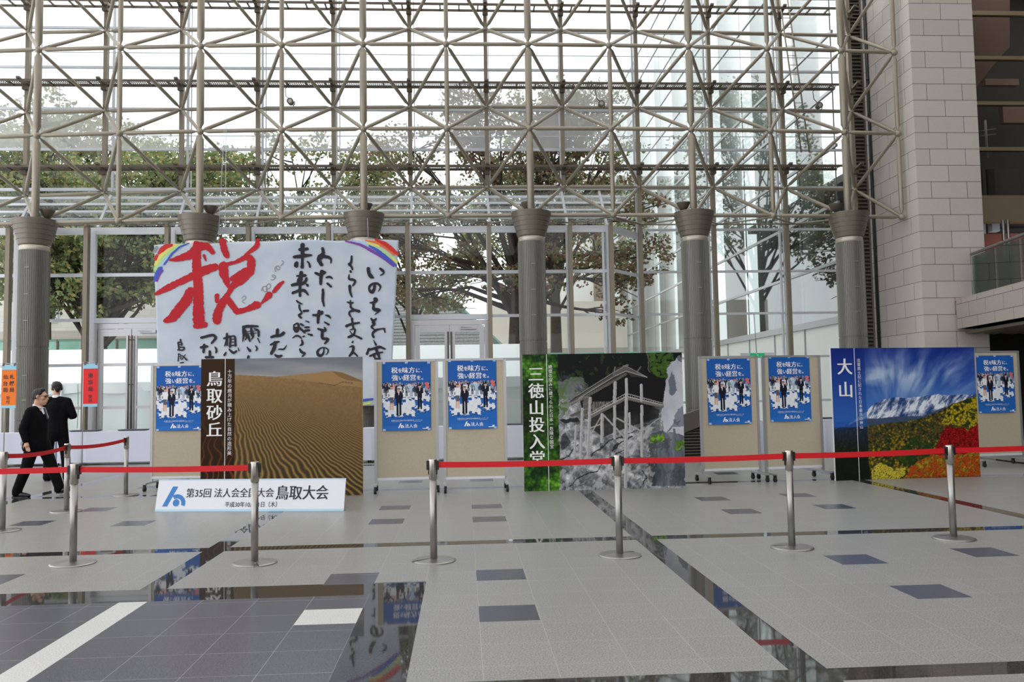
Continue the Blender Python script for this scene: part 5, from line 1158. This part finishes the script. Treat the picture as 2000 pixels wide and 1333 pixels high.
def belt(t, a, b_, H=.88, sag=.012, W_=.05):
    a, b_ = Vector((*a, H-.052)), Vector((*b_, H-.052)); d = (b_-a).normalized(); a, b_ = a+d*.05, b_-d*.05; s = Vector((-d.y, d.x, 0))*.0012; m = MB(); n = 24; vs = []; fs = []
    for i in range(n+1):
        q = i/n; c = a.lerp(b_, q)-Vector((0, 0, sag*4*q*(1-q)))
        for o in ((-s, -1), (s, -1), (s, 1), (-s, 1)): vs.append(c+o[0]+Vector((0, 0, o[1]*W_/2)))
    for i in range(n):
        for k in range(4): fs.append((i*4+k, i*4+(k+1) % 4, i*4+4+(k+1) % 4, i*4+4+k))
    m.add(vs, fs); m.build('belt', M_BELT, t)
PS = {0: (-5.16, 9.6), 1: (-3.47, 7.59), 2: (-5.17, 11.1), 3: (-5.1, 12.81), 4: (-1.84, 7.39), 5: (-.28, 7.27), 6: (1.35, 7.27), 7: (2.95, 7.39), 8: (4.6, 7.61), 9: (-5.35, 7.72), 10: (6.3, 7.95)}
LBL = {0: 'steel belt barrier post cut by the left edge of the picture', 1: 'nearest steel belt barrier post at the left, in front of another post', 2: 'steel belt barrier post standing before the two men', 3: 'furthest steel belt barrier post, near the white reception table',
       4: 'steel belt barrier post in front of the low white title sign', 5: 'steel belt barrier post before the two boards at the middle, belt only to its right', 6: 'steel belt barrier post in front of the temple picture', 7: 'steel belt barrier post before the boards right of the temple picture', 8: 'steel belt barrier post in front of the mountain picture',
       9: 'steel belt barrier post beyond the left edge', 10: 'steel belt barrier post beyond the right edge'}
links = [(1, 9), (1, 4), (5, 6), (6, 7), (7, 8), (8, 10), (0, 2), (2, 3)]
NOTCH = {0: 0.3, 1: 2.0, 2: .4, 3: .2, 4: -1.25, 5: 3.5, 6: .5, 7: 2.7, 8: 2.2, 9: 0, 10: 0}
ST = {}
for k, (x, y) in PS.items():
    cl_ = [math.atan2(PS[b_][1]-y, PS[b_][0]-x) for a, b_ in links if a == k]+[math.atan2(PS[a][1]-y, PS[a][0]-x) for a, b_ in links if b_ == k]
    if k == 5: cl_.append(math.pi-.1)
    if k == 4: cl_.append(.2)
    ST[k] = stanchion(LBL[k], x, y, NOTCH[k], clips=cl_)
for a, b_ in links: belt(ST[a], PS[a], PS[b_], sag=.03 if (a, b_) in ((0, 2), (2, 3)) else .008)

# ---- reception tables under white cloths
M_LINEN = mat('white_tablecloth', (208, 211, 226), .8)
M_TRAY = mat('grey_tray', (92, 94, 104), .5)
def table(label, x0, x1, y0, y1, folds, H=.735):
    t = thing('reception_table', label, 'table', ((x0+x1)/2, (y0+y1)/2, 0), 'white reception tables')
    m = MB(); per = []; n = 60
    for i in range(n+1): per.append((x0+(x1-x0)*i/n, y0, 0))
    for i in range(1, 9): per.append((x1, y0+(y1-y0)*i/8, 1))
    for i in range(1, n+1): per.append((x1-(x1-x0)*i/n, y1, 2))
    for i in range(1, 8): per.append((x0, y1-(y1-y0)*i/8, 3))
    k = len(per); vs = []; zs = [H, H-.03, H*.6, H*.3, .06]
    for r, z in enumerate(zs):
        for x, y, sd2 in per:
            f = (H-z)/H; w = .006*math.sin(x*11)*f
            for fx in folds: w += .035*f*math.exp(-((x-fx)/.05)**2)
            dx = .015*f*(1 if sd2 == 1 else -1 if sd2 == 3 else 0); dy = (-.012*f+w)*(1 if sd2 == 0 else 0)
            vs.append((x+dx, y+dy, z))
    m.add(vs, [(r*k+i, (r+1)*k+i, (r+1)*k+(i+1) % k, r*k+(i+1) % k) for r in range(len(zs)-1) for i in range(k)]+[tuple(range(k))], 0, False); m.build('cloth', M_LINEN, t)
    for x in (x0+.12, x1-.12):
        for y in (y0+.06, y1-.06):
            m = MB(); m.tube([(x, y, 0), (x, y, H-.03)], .016, 8); m.build('leg', M_BLACK, t)
    return t
table('white-clothed reception table at the left edge behind the walking men', -11.6, -9.0, 18.75, 19.25, (-10.4,))
table('white-clothed reception table right of the two men, under the red sign', -8.95, -6.3, 18.75, 19.25, (-8.75, -8.4), .735)
table('white-clothed reception table showing between and beside the two middle boards', -2.17, 1.6, 17.75, 18.25, (-1.9, .3), .74)
table('white-clothed reception table glimpsed beside the boards left of the mountain picture', 5.6, 9.4, 17.35, 17.85, (6.1, 7.85), .76)
for x, y, z, lb in ((-8.45, 18.98, .735, 'flat grey tray on the table under the red hanging sign'), (-7.4, 18.98, .735, 'flat grey tray on the right end of the table by the men'), (1.12, 18.0, .74, 'flat grey tray on the table beside the second middle board'), (8.0, 17.6, .76, 'flat grey tray on the table left of the mountain picture')):
    m = MB(); m.add([(x-.27, y-.14, z+.004), (x+.27, y-.14, z+.004), (x+.27, y+.14, z+.004), (x-.27, y+.14, z+.004), (x-.3, y-.17, z+.03), (x+.3, y-.17, z+.03), (x+.3, y+.17, z+.03), (x-.3, y+.17, z+.03)], [(0, 3, 2, 1), (0, 1, 5, 4), (1, 2, 6, 5), (2, 3, 7, 6), (3, 0, 4, 7)])
    tag(m.build('document_tray', M_TRAY, None), lb, 'tray', 'trays on the reception tables')

# ---- hanging reception signs on thin poles
M_SKYSTRIP = mat('pale_blue_sign_strip', (150, 204, 226), .5)
def flag(label, xc, xp, rgb, cols, small):
    y = 18.6; t = thing('reception_sign', label, 'sign', (xp, y+.01, 0), 'hanging reception signs'); w = .155; z0, z1 = 1.29, 2.235
    m = MB(); m.tube([(xp, y+.03, .012), (xp, y+.03, 2.27)], .011, 8); m.build('pole', M_ALU, t)
    m = MB(); m.lathe([(.13, 0), (.13, .01), (.02, .018)], (xp, y+.03, 0), 24); m.build('base', M_DARKSTEEL, t)
    m = MB(); m.tube([(xc-.2, y+.01, 2.262), (xc+.22, y+.01, 2.262)], .008, 6); m.build('crossbar', M_ALU, t)
    m = MB(); m.box((xc-w, y-.004, z0), (xc+w, y+.004, z1)); sh = m.build('sheet', mat('sign_sheet', rgb, .6), t)
    for a, b_ in ((z0, z0+.06), (z1-.11, z1)):
        m = MB(); m.box((xc-w, y-.007, a), (xc+w, y-.003, b_)); m.build('pale_blue_strip', M_SKYSTRIP, sh)
    b = MB(); pl = lambda x, y_, k: (x, y-.009-k, y_)
    for s, x, zt, sz, ld in cols: write(b, s, sz, lambda X, Y_, k, x=x, zt=zt: pl(xc+x+X, zt+Y_, k), offset=.012, vertical=True, lead=ld)
    write(b, '受付', .08, lambda X, Y_, k: pl(xc+small+X, 1.48+Y_, k), offset=.01, vertical=True, lead=1.08); b.build('lettering', M_INKB, sh)
    for x in (xc-.12, xc+.12):
        m = MB(); m.box((x-.02, y-.012, z1-.03), (x+.02, y+.012, z1+.035)); m.build('clip', M_DARKSTEEL, t)
flag('orange hanging reception sign with two columns of black lettering at the left edge', -9.925, -10.02, (240, 120, 20), [('札幌局', .065, 1.93, .108, 1.32), ('仙台局', -.07, 1.93, .108, 1.32)], -.01)
flag('red hanging reception sign with one column of black lettering right of the two men', -8.19, -8.36, (226, 26, 30), [('東京局', 0., 1.93, .11, 1.33)], 0.)

# ---- dark low unit with slanted stone cap behind the boards
t = thing('louvred_stair_side', 'dark slanted stair side with horizontal louvres between temple picture and boards', 'stair side', (4.7, 17.0, 0))
m = MB(); m.prism([(4.2, 16.98, .41), (5.7, 16.98, .96), (5.7, 16.98, 1.33), (4.2, 16.98, .78)], (0, .14, 0)); m.build('slanted_cap', mat('dark_stone_cap', (88, 84, 78), .45), t)
m = MB(); m.prism([(4.2, 17.08, .02), (5.7, 17.08, .02), (5.7, 17.08, .95), (4.2, 17.08, .4)], (0, .05, 0)); m.build('back_plate', M_BLACK, t)
for i in range(14):
    z = .05+i*.062; x0 = 4.2 if z < .4 else 4.2+(z-.4)*2.73
    m = MB(); m.bar((x0, 17.03, z), (5.7, 17.03, z), .05, .014, (0, -.5, .86)); m.build('louvre_blade', mat('dark_louvre', (92, 88, 80), .5) if i == 0 else bpy.data.materials['dark_louvre'], t)
for x in (4.55, 5.2):
    m = MB(); m.bar((x, 17.04, 0), (x, 17.04, .5), .02, .03, (0, 1, 0)); m.build('louvre_stay', bpy.data.materials['dark_louvre'], t)
m = MB(); m.box((4.2, 16.98, 0), (5.7, 17.13, .04)); m.build('plinth', M_DARKSTEEL, t)
# ---- green emergency exit sign over the far door
t = thing('exit_sign', 'small green and white exit sign peeping over the two right-hand boards', 'sign', (7.95, 21.87, 2.27))
m = MB(); m.box((7.5, 21.84, 2.27), (8.45, 21.9, 2.41)); m.build('housing', M_WHITE, t)
mg, ng = new_mat('lit_green_sign'); oo = N(ng, 'ShaderNodeOutputMaterial'); ee = N(ng, 'ShaderNodeEmission'); ee.inputs[0].default_value = lin((40, 170, 110)); ee.inputs[1].default_value = .8; ng.links.new(ee.outputs[0], oo.inputs[0])
m = MB(); m.box((7.75, 21.83, 2.28), (8.15, 21.84, 2.4)); m.build('lit_panel', mg, t)
m = MB(); m.tube([(7.92, 21.826, 2.39), (7.92, 21.823, 2.39)], .012, 10); m.bar((7.94, 21.825, 2.37), (7.96, 21.825, 2.33), .02, .004, (0, 1, 0)); m.bar((7.96, 21.825, 2.335), (8.00, 21.825, 2.31), .012, .004, (0, 1, 0)); m.bar((7.955, 21.825, 2.335), (7.92, 21.825, 2.31), .012, .004, (0, 1, 0)); m.bar((7.94, 21.825, 2.365), (7.99, 21.825, 2.36), .01, .004, (0, 1, 0)); m.build('running_figure', M_INKW, t)
m = MB(); m.tube([(7.95, 21.88, 2.4), (7.95, 21.98, 3.5)], .012, 6); m.build('hanger', M_ALU, t)

# ================================================================== PEOPLE
M_SKIN = mat('skin', (206, 160, 134), .55, var=.04, scale=30)
M_SUIT = mat('black_suit_wool', (11, 11, 14), .9, spec=.15, var=.12, scale=25, bump=.15)
M_SHIRT = mat('white_shirt', (228, 230, 234), .7)
M_SHOE = mat('black_leather', (16, 15, 15), .3)
M_HAIR = mat('black_hair', (22, 20, 20), .6, bump=.5, scale=60)
def fingers(palm, d, side, r=.008, L=.07, curl=(0, 0, 0)):
    """five short tapered chains from the end of a palm"""
    out = []; palm, d, side = Vector(palm), Vector(d).normalized(), Vector(side).normalized(); cu = Vector(curl)
    for i, (o, l) in enumerate(((-.027, .92), (-.009, 1.05), (.009, 1.0), (.026, .8))):
        a = palm+d*.045+side*o; b_ = a+d*L*.5*l; c = b_+d*L*.4*l+cu*.02
        out.append([(tuple(a), r*1.1), (tuple(b_), r), (tuple(c), r*.8)])
    a = palm+side*-.032; b_ = a+side*-.022+d*.03; c = b_+d*.028+side*-.004; out.append([(tuple(a), r*1.2), (tuple(b_), r*1.1), (tuple(c), r*.9)])
    return out
def man(label, loc, rz, H, J, extras):
    """J: joints in metres for a body facing local +x; all prims in local space turned by rz at the end"""
    t = thing('person', label, 'person', loc); t.rotation_euler = (0, 0, rz); ORIG[t.name] = Vector((0, 0, 0))
    g = lambda k: tuple(J[k])
    hd = Vector(J['head']); ck = Vector(J['neck']); fx = Vector(J['face']).normalized(); up = Vector((0, 0, 1)); sd = fx.cross(up).normalized()
    at = lambda f, s, z: tuple(hd+fx*f+sd*s+up*z)
    pr = [(at(-.012, 0, .035), (.088, .088, .088)) if False else (at(-.015, 0, .03), (.092, .080, .092)),
          [(at(.0, 0, -.01), .072), (at(.03, 0, -.065), .056), (at(.052, 0, -.095), .034)],
          [(at(-.02, 0, -.03), .062), (tuple(ck), .058), (tuple(ck-up*.06), .066)],
          [(at(.075, 0, .0), .017), (at(.102, 0, -.028), .017), (at(.088, 0, -.04), .02)],
          [(at(.078, -.02, -.068), .016), (at(.084, 0, -.068), .018), (at(.078, .02, -.068), .016)],
          [(at(.07, -.035, .028), .018), (at(.078, 0, .03), .02), (at(.07, .035, .028), .018)],
          [(at(.05, -.05, -.02), .024), (at(.05, .05, -.02), .024)]]
    for s in (-1, 1):
        pr.append([(at(-.012, s*.078, .018), .016), (at(-.02, s*.086, -.0), .018), (at(-.012, s*.08, -.025), .011)])
    # trunk, arms and legs under the clothes, so that the body is one figure
    pr.append([(tuple(ck-up*.05), .07), (g('chest'), .12), (g('pelvis'), .125)])
    for s in ('L', 'R'):
        pr.append([(g('sh'+s), .05), (g('el'+s), .04), (g('wr'+s), .026)])
        pr.append([(g('hip'+s), .085), (g('kn'+s), .055), (g('an'+s), .038)])
        w, e = Vector(J['wr'+s]), Vector(J['el'+s]); d = (w-e).normalized(); pal = w+d*.045
        pr.append([(tuple(w), .026), (tuple(pal), .030), (tuple(pal+d*.02), .032)])
        side = Vector(J.get('hs'+s, (1, 0, 0))); pr += fingers(pal+d*.005, d, side, curl=(.4, 0, 0))
    organic('body', pr, .0085, M_SKIN, t, 3)
    # hair as a cap over the back and crown
    hp = [(at(-.025, 0, .045), (.093, .086, .086)), [(at(-.07, 0, .0), .052), (at(-.07, 0, -.045), .034)], [(at(.02, -.04, .095), .032), (at(.03, .0, .104), .034), (at(.02, .04, .095), .032)]]
    for s in (-1, 1): hp.append([(at(-.03, s*.066, .03), .026), (at(-.045, s*.068, -.02), .018)]); hp.append([(at(.02, s*.066, .06), .022), (at(.004, s*.074, .02), .009)])
    organic('hair', hp, .009, M_HAIR, t, 3)
    # jacket
    jk = [[(g('nb'), .075), (g('chest'), .150), (g('waist'), .145), (g('hem'), .165)],
          [(g('shL'), .072), (g('chestL'), .115), (g('waistL'), .11), (g('hemL'), .12)], [(g('shR'), .072), (g('chestR'), .115), (g('waistR'), .11), (g('hemR'), .12)],
          [(g('shL'), .072), (g('nb'), .07), (g('shR'), .072)]]
    for s in ('L', 'R'):
        w, e = Vector(J['wr'+s]), Vector(J['el'+s]); jk.append([(g('sh'+s), .073), (g('el'+s), .062), (tuple(w.lerp(e, .06)), .047)])
    organic('jacket', jk, .013, M_SUIT, t, 4)
    tr = [[(g('waist'), .13), (g('pelvis'), .145)]]
    for s in ('L', 'R'): tr.append([(g('pelvis'), .12), (g('hip'+s), .108), (g('kn'+s), .082), (tuple(Vector(J['an'+s])+Vector((0, 0, .01))), .07), (tuple(Vector(J['an'+s])-Vector((0, 0, .025))), .072)])
    organic('trousers', tr, .013, M_SUIT, t, 4)
    m = MB(); c = ck-up*.012; b0 = [(c+Vector((math.cos(a)*.061, math.sin(a)*.061, 0))) for a in [i*math.pi/9 for i in range(18)]]; low = [tuple(p-up*.05+(p-c)*.2) for p in b0]; hi = [tuple(p+up*(-.004-.026*((p-c).normalized().dot(fx)))) for p in b0]
    m.add(hi+low, [(i, (i+1) % 18, 18+(i+1) % 18, 18+i) for i in range(18)], 0, True); q = m.build('shirt_collar', M_SHIRT, t); sdm = q.modifiers.new('cloth', 'SOLIDIFY'); sdm.thickness = .006
    for s in ('L', 'R'):
        a = Vector(J['an'+s]); toe = Vector(J['to'+s]); d = (toe-a); hz = Vector((d.x, d.y, 0)).normalized(); heel = Vector(J['he'+s])
        m = [[(tuple(heel+up*.035), .036), (tuple(heel.lerp(toe, .45)+up*.038), .042), (tuple(toe-hz*.05+up*.03), .038), (tuple(toe+up*.024), .026)], [(tuple(heel+up*.04), .034), (tuple(heel+up*.085), .04)]]
        sh = organic('shoe', m, .009, M_SHOE, t, 3)
        b = MB(); b.bar(tuple(heel+up*.008-hz*.03), tuple(heel+up*.008+hz*.05), .064, .016); b.bar(tuple(heel+hz*.04+up*.008), tuple(toe+up*.006), .07, .010); b.build('sole', M_BLACK, sh)
    extras(t, at, J)
    return t
# walking man with glasses, heading right
J1 = dict(head=(-.0, 0, 1.50), neck=(-.035, 0, 1.385), face=(1, .12, -.02), nb=(-.05, 0, 1.31), chest=(-.05, 0, 1.17), waist=(-.045, 0, .96), hem=(-.05, 0, .77), pelvis=(-.03, 0, .82),
    shL=(-.06, .17, 1.28), shR=(-.06, -.17, 1.28), chestL=(-.04, .09, 1.14), chestR=(-.04, -.09, 1.14), waistL=(-.04, .07, .96), waistR=(-.05, -.07, .96), hemL=(-.02, .08, .75), hemR=(-.09, -.08, .75),
    elR=(-.13, -.235, 1.02), wrR=(-.08, -.24, .84), elL=(-.17, .22, 1.03), wrL=(-.24, .23, .86), hsR=(1, 0, 0), hsL=(1, 0, 0),
    hipR=(-.05, -.085, .80), hipL=(.0, .085, .80), knR=(-.135, -.09, .46), knL=(.13, .09, .47), anR=(-.27, -.09, .095), anL=(.255, .09, .12),
    heR=(-.30, -.09, .0), toR=(-.09, -.10, .0), heL=(.255, .09, .025), toL=(.475, .075, .07))
def ex1(t, at, J):
    m = MB()
    for s in (-1, 1):
        ring = [at(.097-.004*abs(math.sin(a)), s*.033+.025*math.cos(a), .008+.019*math.sin(a)) for a in [i*math.pi/8 for i in range(17)]]; m.tube(ring, .0028, 6); m.tube([at(.094, s*.058, .012), at(.03, s*.086, .012), at(-.02, s*.09, .008)], .0025, 6)
    m.tube([at(.1, -.008, .012), at(.104, 0, .014), at(.1, .008, .012)], .0025, 6); m.build('glasses', M_BLACK, t)
    for s in (-1, 1):
        m = MB(); m.ball(at(.078, s*.032, .008), .011, 10, 6); m.build('eye', M_SHOE, t)
    m = MB(); m.prism([(.0, -.03, 1.345), (.045, 0, 1.335), (.098, 0, 1.18), (.07, -.05, 1.24)], (0, .06, 0)); m.build('shirt_front', M_SHIRT, t)
    m = MB(); m.bar((.05, .01, 1.33), (.106, .01, 1.16), .04, .012, (1, 0, .3)); m.build('necktie', mat('dark_tie', (40, 44, 60), .5), t)
man1 = man('man in black suit and glasses striding right past the barrier, papers in hand', (-6.44, 12.95, 0), 0, 1.63, J1, ex1)
t = thing('envelope', 'grey-white envelope carried behind his back by the walking man', 'envelope', (-6.73, 13.18, .74))
m = MB(); m.prism([(-6.84, 13.17, .76), (-6.66, 13.20, .72), (-6.62, 13.20, .97), (-6.78, 13.17, 1.0)], (0, .012, 0)); m.build('sheet', mat('grey_paper', (176, 182, 190), .7), t)
# standing man seen from behind (local +x is the way he faces: away and a little left)
J2 = dict(head=(.02, 0, 1.655), neck=(-.01, 0, 1.53), face=(1, .55, -.02), nb=(-.02, 0, 1.46), chest=(-.01, 0, 1.31), waist=(0, 0, 1.08), hem=(-.01, 0, .86), pelvis=(0, 0, .93),
    shL=(-.01, .195, 1.42), shR=(-.01, -.195, 1.42), chestL=(0, .1, 1.28), chestR=(0, -.1, 1.28), waistL=(0, .085, 1.08), waistR=(0, -.085, 1.08), hemL=(0, .09, .84), hemR=(0, -.09, .84),
    elL=(.0, .285, 1.14), wrL=(.17, .22, 1.05), elR=(-.01, -.30, 1.16), wrR=(.18, -.20, 1.13), hsL=(0, -1, .2), hsR=(0, -1, .2),
    hipL=(0, .10, .92), hipR=(0, -.10, .92), knL=(.02, .12, .50), knR=(.05, -.15, .50), anL=(-.03, .115, .09), anR=(.0, -.20, .09),
    heL=(-.05, .115, .0), toL=(.17, .15, .0), heR=(-.02, -.20, .0), toR=(.20, -.21, .0))
def ex2(t, at, J):
    m = MB()
    for s in (-1, 1): m.tube([at(.094, s*.058, .012), at(.03, s*.086, .012), at(-.02, s*.09, .008)], .0025, 6)
    for s in (-1, 1): m.tube([at(.097, s*.033+.025*math.cos(a), .008+.019*math.sin(a)) for a in [i*math.pi/8 for i in range(17)]], .0028, 6)
    m.build('glasses', M_BLACK, t)
    for s in (-1, 1):
        m = MB(); m.ball(at(.078, s*.032, .008), .011, 10, 6); m.build('eye', M_SHOE, t)
man2 = man('man in black suit standing with his back to the viewer behind the walking man', (-7.36, 15.35, 0), math.radians(97), 1.78, J2, ex2)
